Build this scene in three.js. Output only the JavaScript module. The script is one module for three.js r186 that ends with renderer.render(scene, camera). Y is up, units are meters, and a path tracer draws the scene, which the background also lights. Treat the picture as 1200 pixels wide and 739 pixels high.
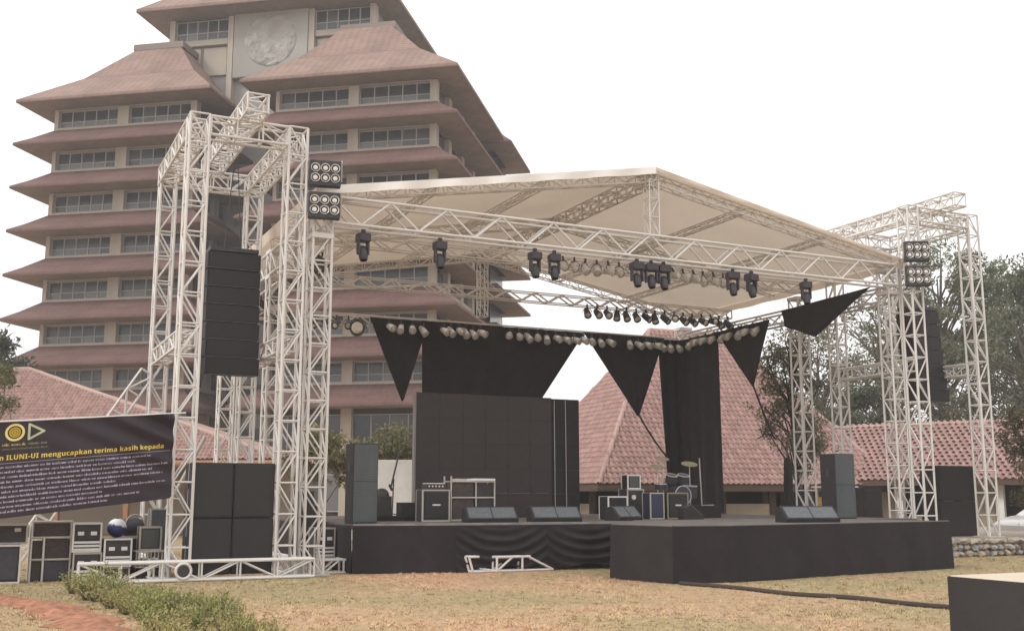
import * as THREE from 'three';
import { mergeGeometries } from 'three/addons/utils/BufferGeometryUtils.js';
import { RoundedBoxGeometry } from 'three/addons/geometries/RoundedBoxGeometry.js';

// ---------------------------------------------------------------- camera, sky, sun, exposure
const scene = new THREE.Scene();
const camera = new THREE.PerspectiveCamera(32.2, 1024 / 630, 0.1, 900);
camera.position.set(0, 1.7, 0);
camera.rotation.x = 0.1647;
const renderer = new THREE.WebGLRenderer();
renderer.toneMapping = THREE.LinearToneMapping;
renderer.toneMappingExposure = 1.27;
renderer.shadowMap.enabled = true;
{
  const w = 64, h = 32, d = new Float32Array(w * h * 4);
  for (let j = 0; j < h; j++) for (let i = 0; i < w; i++) {          // overcast: nearly even white air
    const el = (j + 0.5) / h - 0.5, up = Math.max(0, Math.min(1, el * 2));
    const L = el < 0 ? 0.55 : 1.06 + 0.1 * up, o = (j * w + i) * 4;
    d[o] = L * 1.0; d[o + 1] = L * 0.982; d[o + 2] = L * 0.98; d[o + 3] = 1;
  }
  const sky = new THREE.DataTexture(d, w, h, THREE.RGBAFormat, THREE.FloatType);
  sky.mapping = THREE.EquirectangularReflectionMapping; sky.magFilter = THREE.LinearFilter; sky.needsUpdate = true;
  scene.background = sky; scene.environment = sky;
}
const sun = new THREE.DirectionalLight(new THREE.Color(1, 0.955, 0.9), 1.35);
sun.position.set(-75, 72, 10); sun.castShadow = true; sun.shadow.radius = 26;
sun.target.position.set(0, 0, -35);
Object.assign(sun.shadow.camera, { left: -70, right: 70, top: 70, bottom: -70, near: 1, far: 260 });
sun.shadow.mapSize.set(2048, 2048);
scene.add(sun, sun.target);
scene.fog = new THREE.FogExp2(new THREE.Color(0.95, 0.94, 0.93), 0.0011);

// ---------------------------------------------------------------- random numbers, noise, textures
let seed = 7;
const rnd = () => { seed = (seed * 1664525 + 1013904223) >>> 0; return seed / 4294967296; };
const rr = (a, b) => a + (b - a) * rnd();
function lattice(n, s) { let q = s; const r = () => { q = (q * 1664525 + 1013904223) >>> 0; return q / 4294967296; }; const a = new Float32Array(n * n); for (let i = 0; i < n * n; i++) a[i] = r(); return a; }
const LAT = lattice(256, 99);
function vn(x, y, per = 256) {
  const xi = Math.floor(x), yi = Math.floor(y), fx = x - xi, fy = y - yi, sx = fx * fx * (3 - 2 * fx), sy = fy * fy * (3 - 2 * fy);
  const g = (a, b) => LAT[((b % per + per) % per) * 256 + ((a % per + per) % per)];
  const a = g(xi, yi), b = g(xi + 1, yi), c = g(xi, yi + 1), d = g(xi + 1, yi + 1);
  return a + (b - a) * sx + (c - a) * sy + (a - b - c + d) * sx * sy;
}
function fbm(x, y, per, oct = 4) { let s = 0, a = 0.5, t = 0; for (let i = 0; i < oct; i++) { s += a * vn(x, y, per); t += a; a *= 0.5; x *= 2; y *= 2; per = Math.min(256, per * 2); } return s / t; }
const toS = v => v <= 0.0031308 ? v * 12.92 : 1.055 * Math.pow(v, 1 / 2.4) - 0.055;
function tex(n, m, fn, srgb = true) {
  const d = new Uint8Array(n * m * 4);
  for (let j = 0; j < m; j++) for (let i = 0; i < n; i++) {
    const c = fn(i / n, j / m), o = (j * n + i) * 4;
    for (let k = 0; k < 3; k++) { const v = Math.max(0, Math.min(1, c[k])); d[o + k] = Math.round(255 * (srgb ? toS(v) : v)); }
    d[o + 3] = 255;
  }
  const t = new THREE.DataTexture(d, n, m); t.wrapS = t.wrapT = THREE.RepeatWrapping; t.magFilter = THREE.LinearFilter; t.minFilter = THREE.LinearMipmapLinearFilter; t.generateMipmaps = true;
  if (srgb) t.colorSpace = THREE.SRGBColorSpace; t.needsUpdate = true; return t;
}
const rep = (t, a, b = a) => { t.repeat.set(a, b); return t; };
const std = (o) => new THREE.MeshStandardMaterial(Object.assign({ roughness: 0.8, side: THREE.DoubleSide }, o));
const rgb = (r, g, b) => new THREE.Color().setRGB(r, g, b);
const mot = (n, r, g, b, f, amp, per = 8) => tex(n, n, (x, y) => { const k = 1 + amp * (fbm(x * f, y * f, f, 5) - 0.5) * 2; return [r * k, g * k, b * k]; });

const clothBump = tex(256, 256, (x, y) => { const v = 0.5 + 0.2 * Math.sin(x * 2 * Math.PI * 64) * Math.sin(y * 2 * Math.PI * 64) + 0.5 * (fbm(x * 8, y * 8, 8) - 0.5); return [v, v, v]; }, false);
const M = {
  truss: std({ map: rep(mot(256, 0.66, 0.635, 0.60, 16, 0.22), 1), roughness: 0.5 }),
  trussGrey: std({ map: mot(128, 0.46, 0.42, 0.37, 8, 0.3), roughness: 0.55 }),
  fabric: new THREE.MeshPhysicalMaterial({ map: rep(mot(512, 0.76, 0.65, 0.535, 6, 0.10), 0.12), roughness: 0.95, transmission: 0.34, thickness: 0, side: THREE.DoubleSide }),
  fabricLit: std({ map: rep(mot(256, 0.82, 0.79, 0.74, 6, 0.1), 0.4), roughness: 0.9 }),  // paler copy of the canvas, with the light on the front band painted in
  black: std({ map: rep(mot(512, 0.0195, 0.0145, 0.016, 6, 0.45), 0.5), bumpMap: rep(clothBump.clone(), 2), bumpScale: 0.004, roughness: 0.95 }),
  blackLighter: std({ map: rep(mot(512, 0.036, 0.032, 0.033, 6, 0.35), 0.5), bumpMap: rep(clothBump.clone(), 2), bumpScale: 0.004, roughness: 0.95 }),  // lighter black cloth, for the foreground table only
  deck: std({ map: rep(mot(512, 0.115, 0.10, 0.092, 8, 0.4), 0.4), roughness: 0.9 }),
  trim: std({ map: rep(mot(128, 0.24, 0.22, 0.20, 8, 0.4), 0.5), roughness: 0.8 }),
  speaker: std({ map: rep(mot(256, 0.019, 0.0155, 0.0165, 16, 0.4), 1), roughness: 0.75 }),
  grille: std({ map: tex(128, 128, (x, y) => { const h = ((x * 32) % 1 - 0.5) ** 2 + ((y * 32) % 1 - 0.5) ** 2 < 0.1 ? 0.5 : 1, k = h * (0.8 + 0.4 * fbm(x * 4, y * 4, 4)); return [0.019 * k, 0.015 * k, 0.016 * k]; }), roughness: 0.6 }),
  greyGrille: std({ map: tex(128, 128, (x, y) => { const h = ((x * 32) % 1 - 0.5) ** 2 + ((y * 32) % 1 - 0.5) ** 2 < 0.1 ? 0.65 : 1, k = h * (0.8 + 0.4 * fbm(x * 4, y * 4, 4)); return [0.075 * k, 0.088 * k, 0.095 * k]; }), roughness: 0.6 }),
  wedgeGrille: std({ map: mot(128, 0.10, 0.11, 0.12, 16, 0.35), roughness: 0.6 }),
  led: std({ map: rep(mot(128, 0.031, 0.0195, 0.0185, 16, 0.25), 1), roughness: 0.65 }),
  gap: std({ color: rgb(0.012, 0.01, 0.01) }),
  alu: std({ map: mot(128, 0.66, 0.65, 0.62, 16, 0.2), roughness: 0.35, metalness: 0.1 }),
  darkMetal: std({ map: mot(128, 0.035, 0.034, 0.038, 8, 0.3), roughness: 0.5 }),
  purpleBlack: std({ map: mot(128, 0.05, 0.042, 0.055, 8, 0.3), roughness: 0.6 }),
  lens: std({ color: rgb(0.72, 0.70, 0.64), roughness: 0.15, metalness: 0.2 }),
  parLens: std({ color: rgb(0.82, 0.79, 0.72), roughness: 0.12, metalness: 0.3 }),
  caseBlack: std({ map: mot(128, 0.03, 0.026, 0.027, 8, 0.5), roughness: 0.6 }),
  caseBrown: std({ map: mot(128, 0.055, 0.04, 0.035, 8, 0.5), roughness: 0.7 }),
  white: std({ map: mot(128, 0.74, 0.72, 0.69, 8, 0.15), roughness: 0.6 }),
  blueCab: std({ color: rgb(0.03, 0.035, 0.075), roughness: 0.6 }),
  navy: std({ color: rgb(0.03, 0.03, 0.11), roughness: 0.5 }),
  screen: std({ color: rgb(0.05, 0.06, 0.055), roughness: 0.2 }),
  yellowed: std({ map: mot(128, 0.27, 0.25, 0.16, 8, 0.3), roughness: 0.7 }),
  concrete: std({ map: rep(mot(512, 0.46, 0.41, 0.34, 8, 0.22), 0.15), roughness: 0.9 }),
  concreteGrey: std({ map: rep(mot(512, 0.36, 0.35, 0.33, 8, 0.25), 0.15), roughness: 0.9 }),
  relief: std({ map: rep(mot(512, 0.37, 0.36, 0.33, 12, 0.28), 0.13), bumpMap: rep(tex(256, 256, (x, y) => { const v = fbm(x * 10, y * 10, 10, 4); return [v, v, v]; }, false), 0.13), bumpScale: 0.35, roughness: 0.95 }),
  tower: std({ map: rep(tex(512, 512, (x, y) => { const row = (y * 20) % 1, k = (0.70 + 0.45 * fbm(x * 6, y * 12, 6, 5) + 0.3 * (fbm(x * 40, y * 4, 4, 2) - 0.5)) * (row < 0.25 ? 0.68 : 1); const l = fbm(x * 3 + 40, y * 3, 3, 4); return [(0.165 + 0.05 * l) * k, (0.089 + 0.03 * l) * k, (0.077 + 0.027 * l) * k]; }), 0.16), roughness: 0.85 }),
  towerTopLit: std({ map: rep(tex(512, 512, (x, y) => { const row = (y * 20) % 1, k = (0.68 + 0.5 * fbm(x * 6, y * 12, 6, 5) + 0.35 * (fbm(x * 40, y * 4, 4, 2) - 0.5)) * (row < 0.25 ? 0.72 : 1); const l = fbm(x * 4 + 40, y * 4, 4, 4); return [(0.25 + 0.10 * l) * k, (0.168 + 0.06 * l) * k, (0.138 + 0.05 * l) * k]; }), 0.16), roughness: 0.85 }),  // lighter copy of the skirt tile; stronger sky light is put into the colour
  soffit: std({ map: rep(mot(256, 0.24, 0.20, 0.175, 8, 0.25), 0.2), roughness: 0.9 }),
  interiorShade: std({ color: rgb(0.05, 0.047, 0.047), roughness: 0.9 }),  // near black: the shade of the interiors is put into this colour
  glassDark: std({ color: rgb(0.035, 0.04, 0.045), roughness: 0.18 }),
  glassMid: std({ color: rgb(0.075, 0.08, 0.085), roughness: 0.22 }),
  glassPale: std({ color: rgb(0.16, 0.165, 0.17), roughness: 0.3 }),
  frame: std({ color: rgb(0.38, 0.36, 0.34), roughness: 0.6 }),
  clayUnder: std({ map: rep(mot(256, 0.37, 0.235, 0.205, 8, 0.3), 0.3), roughness: 0.9 }),
  clay: std({ map: mot(128, 0.37, 0.235, 0.205, 4, 0.3), roughness: 0.85 }),
  clayCap: std({ map: mot(128, 0.42, 0.29, 0.25, 8, 0.35), roughness: 0.85 }),
  plaster: std({ map: rep(mot(512, 0.40, 0.34, 0.27, 8, 0.35), 0.2), roughness: 0.9 }),
  timber: std({ map: mot(256, 0.34, 0.17, 0.085, 8, 0.4), roughness: 0.8 }),
  timberDark: std({ map: mot(256, 0.09, 0.055, 0.04, 8, 0.4), roughness: 0.8 }),
  bark: std({ map: rep(mot(256, 0.13, 0.105, 0.085, 8, 0.5), 1), roughness: 0.95 }),
  barkPale: std({ map: rep(mot(256, 0.36, 0.31, 0.25, 8, 0.45), 1), roughness: 0.95 }),
  barkBlack: std({ map: rep(mot(256, 0.03, 0.026, 0.024, 8, 0.45), 1), roughness: 0.95 }),
  stone: std({ map: mot(256, 0.30, 0.265, 0.225, 8, 0.5), roughness: 0.95 }),
  rubber: std({ map: mot(128, 0.05, 0.038, 0.03, 8, 0.4), roughness: 0.9 }),
  tableTop: std({ map: rep(mot(256, 0.58, 0.49, 0.38, 8, 0.15), 0.4), roughness: 0.7 }),
  carPaint: new THREE.MeshPhysicalMaterial({ color: rgb(0.62, 0.61, 0.6), roughness: 0.35, clearcoat: 0.8, side: THREE.DoubleSide }),
};

// ---------------------------------------------------------------- helpers
const V = (x, y, z) => new THREE.Vector3(x, y, z);
const used = new Map();
function numbered(n) { const k = used.get(n) || 0; used.set(n, k + 1); return k ? n + '_' + String(k).padStart(3, '0') : n; }
function sh(o) { o.castShadow = true; o.receiveShadow = true; return o; }
function tag(o, label, category, group, kind) { o.userData.label = label; if (category) o.userData.category = category; if (group) o.userData.group = group; if (kind) o.userData.kind = kind; return o; }
function mesh(name, geo, mat, parent, pos, rot) { const m = sh(new THREE.Mesh(geo, mat)); m.name = name; if (pos) m.position.set(...pos); if (rot) m.rotation.set(...rot); if (parent) parent.add(m); return m; }
function thing(name, label, category, pos, turn = 0, group) { const g = new THREE.Group(); g.name = numbered(name); g.position.set(...pos); g.rotation.y = turn; tag(g, label, category, group); scene.add(g); return g; }
function copy(o, pos, turn, label, group) { const c = o.clone(); c.name = numbered(o.name.replace(/_\d{3}$/, '')); c.userData = { ...o.userData }; if (label) c.userData.label = label; if (group) c.userData.group = group; c.position.set(...pos); c.rotation.y = turn; scene.add(c); return c; }
// stage frame: u along the stage front, v backwards; building frame likewise
const PHI = 0.4509, OX = -6.95, OD = 23.2, BETA = 0.194, BX = -4.15, BD = 78.84;
const W = (u, y, v) => [OX + Math.cos(PHI) * u - Math.sin(PHI) * v, y, -(OD + Math.sin(PHI) * u + Math.cos(PHI) * v)];
const st = (name, label, cat, u, y, v, group, turn = 0) => thing(name, label, cat, W(u, y, v), PHI + turn, group);
const rbox = (w, h, d, r = 0.012) => new RoundedBoxGeometry(w, h, d, 1, Math.min(r, w / 3, h / 3, d / 3));
const bxAt = (w, h, d, x, y, z) => { const g = new THREE.BoxGeometry(w, h, d); g.translate(x, y, z); return g; };
const CYL = new THREE.CylinderGeometry(1, 1, 1, 7, 1); const YAX = V(0, 1, 0);
function barM(a, b, r) { const d = b.clone().sub(a), L = d.length(); return new THREE.Matrix4().compose(a.clone().add(b).multiplyScalar(0.5), new THREE.Quaternion().setFromUnitVectors(YAX, d.normalize()), V(r, L, r)); }
function bar(name, a, b, r, mat, parent) { const m = sh(new THREE.Mesh(CYL, mat)); barM(a, b, r).decompose(m.position, m.quaternion, m.scale); m.name = name; parent.add(m); return m; }
const barG = (a, b, r) => CYL.clone().applyMatrix4(barM(a, b, r));
// box truss between a and b: chords and the braces of the faces in view are pieces of their own, the rest is one lacing
function truss(parent, name, a, b, o = {}) {
  const { w = 0.42, h = 0.42, panel = 0.66, r = 0.033, rb = 0.021, bare = [], faces = [2, 1], mat = M.truss, zig = false, whole = false } = o;
  const t = b.clone().sub(a), L = t.length(); t.normalize();
  let n = Math.abs(t.y) > 0.75 ? V(0, 0, 1) : V(0, 1, 0); n.addScaledVector(t, -n.dot(t)).normalize();
  const s = Math.abs(t.y) > 0.75 ? t.clone().cross(n) : n.clone().cross(t); if (s.z < -0.5 || s.x < -0.5) s.negate();
  const c = [[-1, -1], [1, -1], [1, 1], [-1, 1]].map(([p, q]) => s.clone().multiplyScalar(p * w / 2).addScaledVector(n, q * h / 2));
  const N = Math.max(1, Math.round(L / panel)), P = (i, k) => a.clone().addScaledVector(t, L * k / N).add(c[i]);
  const rest = [], g = whole ? null : new THREE.Group();
  if (g) { g.name = name; parent.add(g); }
  for (let i = 0; i < 4; i++) { if (g) bar('chord', P(i, 0), P(i, N), r, mat, g); else rest.push(barG(P(i, 0), P(i, N), r)); }
  for (let f = 0; f < 4; f++) {
    const j = (f + 1) % 4, own = g && faces.includes(f);
    for (let k = 0; k < N && !bare.includes(f); k++) {
      const [p, q] = (k + (f >= 2 ? 1 : 0)) % 2 ? [P(f, k), P(j, k + 1)] : [P(j, k), P(f, k + 1)];
      if (own) bar('brace', p, q, rb, mat, g); else rest.push(barG(p, q, rb));
    }
    for (let k = 0; k <= N; k++) { if (zig && k > 0 && k < N) continue; if (own && k % 1 === 0) bar('rung', P(f, k), P(j, k), rb, mat, g); else rest.push(barG(P(f, k), P(j, k), rb)); }
  }
  if (rest.length) { const m = mesh(g ? 'lacing' : name, mergeGeometries(rest), mat, g || parent); if (g) m.userData.kind = 'stuff'; }
  return g;
}
// cloth between four corners (TL, TR, BR, BL) with vertical or swagged folds
function clothGeo(c, nx, ny, fold, uvw = 1) {
  const g = new THREE.PlaneGeometry(1, 1, nx, ny), p = g.attributes.position, uv = g.attributes.uv;
  const nrm = c[1].clone().sub(c[0]).cross(c[3].clone().sub(c[0])).normalize();
  const wl = c[0].distanceTo(c[1]), hl = Math.max(c[0].distanceTo(c[3]), c[1].distanceTo(c[2]));
  for (let i = 0; i < p.count; i++) {
    const a = p.getX(i) + 0.5, b = 0.5 - p.getY(i);
    const q = c[0].clone().lerp(c[1], a).lerp(c[3].clone().lerp(c[2], a), b).addScaledVector(nrm, -fold(a, b));
    p.setXYZ(i, q.x, q.y, q.z); if (uvw) uv.setXY(i, a * wl, b * hl);
  }
  g.computeVertexNormals(); return g;
}
const folds = (amp, f, s = 0) => (a, b) => amp * (0.4 + 0.6 * b) * (Math.sin(a * f + s + 1.3 * Math.sin(b * 2.1 + s)) * 0.6 + 0.7 * (fbm(a * f * 0.35 + s * 3, b * 1.3 + s, 64, 3) - 0.5) * 2);
// closed ring stack of rectangles [u0,u1,v0,v1,h] in a frame x=u, z=-v
function ringGeo(rings, closeTop) {
  const pos = [], uv = [];
  const quad = (a, b, c, d) => {
    const e = b.clone().sub(a), L = e.length() || 1; e.divideScalar(L);
    const up = d.clone().sub(a); up.addScaledVector(e, -up.dot(e)); const H = up.length() || 1; up.divideScalar(H);
    const U = p => [p.clone().sub(a).dot(e), p.clone().sub(a).dot(up)];
    for (const t of [a, b, c, a, c, d]) { pos.push(t.x, t.y, t.z); uv.push(...U(t)); }
  };
  const C = ([u0, u1, v0, v1, h]) => [V(u0, h, -v0), V(u1, h, -v0), V(u1, h, -v1), V(u0, h, -v1)];
  for (let k = 0; k + 1 < rings.length; k++) { const A = C(rings[k]), B = C(rings[k + 1]); for (let i = 0; i < 4; i++) { const j = (i + 1) % 4; quad(A[i], A[j], B[j], B[i]); } }
  if (closeTop) { const T = C(rings[rings.length - 1]); quad(T[0], T[1], T[2], T[3]); }
  const g = new THREE.BufferGeometry(); g.setAttribute('position', new THREE.Float32BufferAttribute(pos, 3)); g.setAttribute('uv', new THREE.Float32BufferAttribute(uv, 2)); g.computeVertexNormals(); return g;
}
function polyGeo(pts, scale = 1) {             // flat convex polygon in 3D, uv in metres
  const pos = [], uv = [], e = pts[1].clone().sub(pts[0]).normalize(), n = e.clone().cross(pts[2].clone().sub(pts[0])).normalize(), f = n.cross(e);
  for (let i = 1; i + 1 < pts.length; i++) for (const p of [pts[0], pts[i], pts[i + 1]]) { pos.push(p.x, p.y, p.z); const d = p.clone().sub(pts[0]); uv.push(d.dot(e) * scale, d.dot(f) * scale); }
  const g = new THREE.BufferGeometry(); g.setAttribute('position', new THREE.Float32BufferAttribute(pos, 3)); g.setAttribute('uv', new THREE.Float32BufferAttribute(uv, 2)); g.computeVertexNormals(); return g;
}
// clay pantile: a wavy plate with a front lip
const TILE = (() => {
  const pr = [[-0.5, 0.0], [-0.34, 0.26], [-0.14, 0.36], [0.06, 0.2], [0.25, 0.0], [0.5, 0.02]], pos = [], tri = (a, b, c) => pos.push(...a, ...b, ...c), uv = [];
  for (let i = 0; i + 1 < pr.length; i++) {
    const [x0, y0] = pr[i], [x1, y1] = pr[i + 1], a = [x0, y0 + 0.14, 0], b = [x1, y1 + 0.14, 0], c = [x1, y1, 1], d = [x0, y0, 1], e = [x0, y0, 0], f = [x1, y1, 0];
    tri(a, b, c); tri(a, c, d); tri(e, f, b); tri(e, b, a);
  }
  for (let i = 0; i < pos.length; i += 3) uv.push(pos[i] + 0.5, pos[i + 2]);
  const g = new THREE.BufferGeometry(); g.setAttribute('position', new THREE.Float32BufferAttribute(pos, 3)); g.setAttribute('uv', new THREE.Float32BufferAttribute(uv, 2)); g.computeVertexNormals(); return g;
})();
function tilePlane(parent, pts, tw, tl, mat, stag = 0) {      // pts[0]->pts[1] is the eave, pts counter-clockwise seen from outside
  const e = pts[1].clone().sub(pts[0]).normalize(), nn = e.clone().cross(pts[2].clone().sub(pts[0])).normalize(), s = nn.clone().cross(e).normalize();
  if (nn.y < 0) { nn.negate(); }
  const q = pts.map(p => { const d = p.clone().sub(pts[0]); return [d.dot(e), d.dot(s)]; });
  const inside = (x, y) => { let c = false; for (let i = 0, j = q.length - 1; i < q.length; j = i++) if ((q[i][1] > y) !== (q[j][1] > y) && x < (q[j][0] - q[i][0]) * (y - q[i][1]) / (q[j][1] - q[i][1]) + q[i][0]) c = !c; return c; };
  const xs = q.map(p => p[0]), ys = q.map(p => p[1]), list = [];
  let row = 0;
  for (let y = 0.01; y < Math.max(...ys); y += tl * 0.86, row++) for (let x = Math.min(...xs) + (row * stag % 1) * tw; x < Math.max(...xs); x += tw) if (inside(x + tw / 2, y + tl * 0.3)) list.push([x + tw / 2, y]);
  const im = sh(new THREE.InstancedMesh(TILE, mat, list.length)); im.name = 'roof_tiles'; im.userData.kind = 'stuff';
  const R = new THREE.Matrix4().makeBasis(e.clone().multiplyScalar(tw), nn.clone().multiplyScalar(tw), s.clone().multiplyScalar(tl)), m = new THREE.Matrix4();
  list.forEach(([x, y], i) => {
    const p = pts[0].clone().addScaledVector(e, x).addScaledVector(s, y - tl * 0.06).addScaledVector(nn, 0.012 + 0.012 * rnd());
    m.copy(R).setPosition(p); im.setMatrixAt(i, m); const k = 0.82 + 0.3 * rnd() * (0.6 + 0.8 * fbm(p.x * 0.5, p.y * 0.5, 64, 2)); im.setColorAt(i, rgb(k, k * (0.94 + 0.1 * rnd()), k));
  });
  parent.add(im); return im;
}
const prism = (pts, y0, y1) => { const s = new THREE.Shape(pts.map(([x, z]) => new THREE.Vector2(x, -z))); const g = new THREE.ExtrudeGeometry(s, { depth: y1 - y0, bevelEnabled: false }); g.rotateX(-Math.PI / 2); g.translate(0, y0, 0); return g; };

// ---------------------------------------------------------------- ground
{
  const col = (x, z) => {
    const a = fbm(x * 0.16 + 60, z * 0.16 + 60, 256, 4), b = fbm(x * 0.7 + 10, z * 0.7 + 90, 256, 4), c = fbm(x * 0.05 + 7, z * 0.05 + 120, 256, 3);
    const t = Math.max(0, Math.min(1, (a - 0.40) * 4.5)), k = 0.78 + 0.44 * b;
    const dry = [0.53, 0.315, 0.20], straw = [0.47, 0.315, 0.19], olive = [0.30, 0.235, 0.125];
    const g = Math.max(0, Math.min(1, (c + 0.6 * b - 0.74) * 4));
    return [0, 1, 2].map(i => k * ((dry[i] * t + straw[i] * (1 - t)) * (1 - g) + olive[i] * g));
  };
  const axis = (lo, hi, near, step) => { const v = []; let x = lo; while (x < hi) { v.push(x); x += Math.max(step, Math.abs(x - near) * 0.06); } v.push(hi); return v; };
  const xs = axis(-300, 300, 0, 0.4), zs = axis(-400, 40, -20, 0.4), pos = [], cl = [], uv = [], idx = [];
  for (const z of zs) for (const x of xs) { pos.push(x, 0, z); cl.push(...col(x, z)); uv.push(x, z); }
  for (let j = 0; j + 1 < zs.length; j++) for (let i = 0; i + 1 < xs.length; i++) { const a = j * xs.length + i, b = a + 1, c = a + xs.length, d = c + 1; idx.push(a, c, b, b, c, d); }
  const g = new THREE.BufferGeometry(); g.setAttribute('position', new THREE.Float32BufferAttribute(pos, 3)); g.setAttribute('color', new THREE.Float32BufferAttribute(cl, 3)); g.setAttribute('uv', new THREE.Float32BufferAttribute(uv, 2)); g.setIndex(idx); g.computeVertexNormals();
  const fine = tex(512, 512, (x, y) => { const k = 0.62 + 0.76 * fbm(x * 40, y * 40, 40, 4) * (0.7 + 0.6 * fbm(x * 6, y * 6, 6, 3)); return [k, k, k * 0.97]; });
  const bmp = tex(512, 512, (x, y) => { const k = fbm(x * 48, y * 48, 48, 4); return [k, k, k]; }, false);
  const m = std({ vertexColors: true, map: rep(fine, 0.25), bumpMap: rep(bmp, 0.25), bumpScale: 0.05, roughness: 1 });
  const o = mesh('ground', g, m, scene); tag(o, 'dry brown lawn of thin grass and bare earth', 'ground', null, 'structure');
  globalThis.groundCol = col;
}
{ // bare red soil strip along the hedge bed, built as an uneven low sheet
  const path = [[-12.5, 20.3], [-10.2, 19.7], [-8.6, 18.7], [-7.3, 17.6], [-6.3, 16.2], [-5.5, 14.6], [-4.6, 12.4]], pos = [], idx = [], n = 70, m = 10;
  const cv = new THREE.CatmullRomCurve3(path.map(([x, d]) => V(x, 0, -d)));
  const uv = [];
  for (let i = 0; i <= n; i++) {
    const p = cv.getPoint(i / n), t = cv.getTangent(i / n), s = V(-t.z, 0, t.x), hw = 0.2 + 0.42 * fbm(i * 0.55, 3, 256, 3), off = 0.5 * (fbm(i * 0.3, 9, 256, 3) - 0.5);
    for (let j = 0; j <= m; j++) { const b = j / m * 2 - 1, q = p.clone().addScaledVector(s, b * hw + off); const y = 0.006 + 0.13 * (1 - b * b) * fbm(q.x * 7 + 50, q.z * 7 + 190, 256, 3); pos.push(q.x, y, q.z); uv.push(q.x, q.z); }
  }
  for (let i = 0; i < n; i++) for (let j = 0; j < m; j++) { const a = i * (m + 1) + j; idx.push(a, a + 1, a + m + 1, a + 1, a + m + 2, a + m + 1); }
  const g = new THREE.BufferGeometry(); g.setAttribute('position', new THREE.Float32BufferAttribute(pos, 3)); g.setAttribute('uv', new THREE.Float32BufferAttribute(uv, 2)); g.setIndex(idx); g.computeVertexNormals();
  const o = mesh('soil_strip', g, std({ map: rep(mot(512, 0.33, 0.15, 0.085, 24, 0.6), 0.5), roughness: 1 }), scene); tag(o, 'strip of bare red soil beside the low hedge', 'soil', null, 'structure');
}

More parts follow.
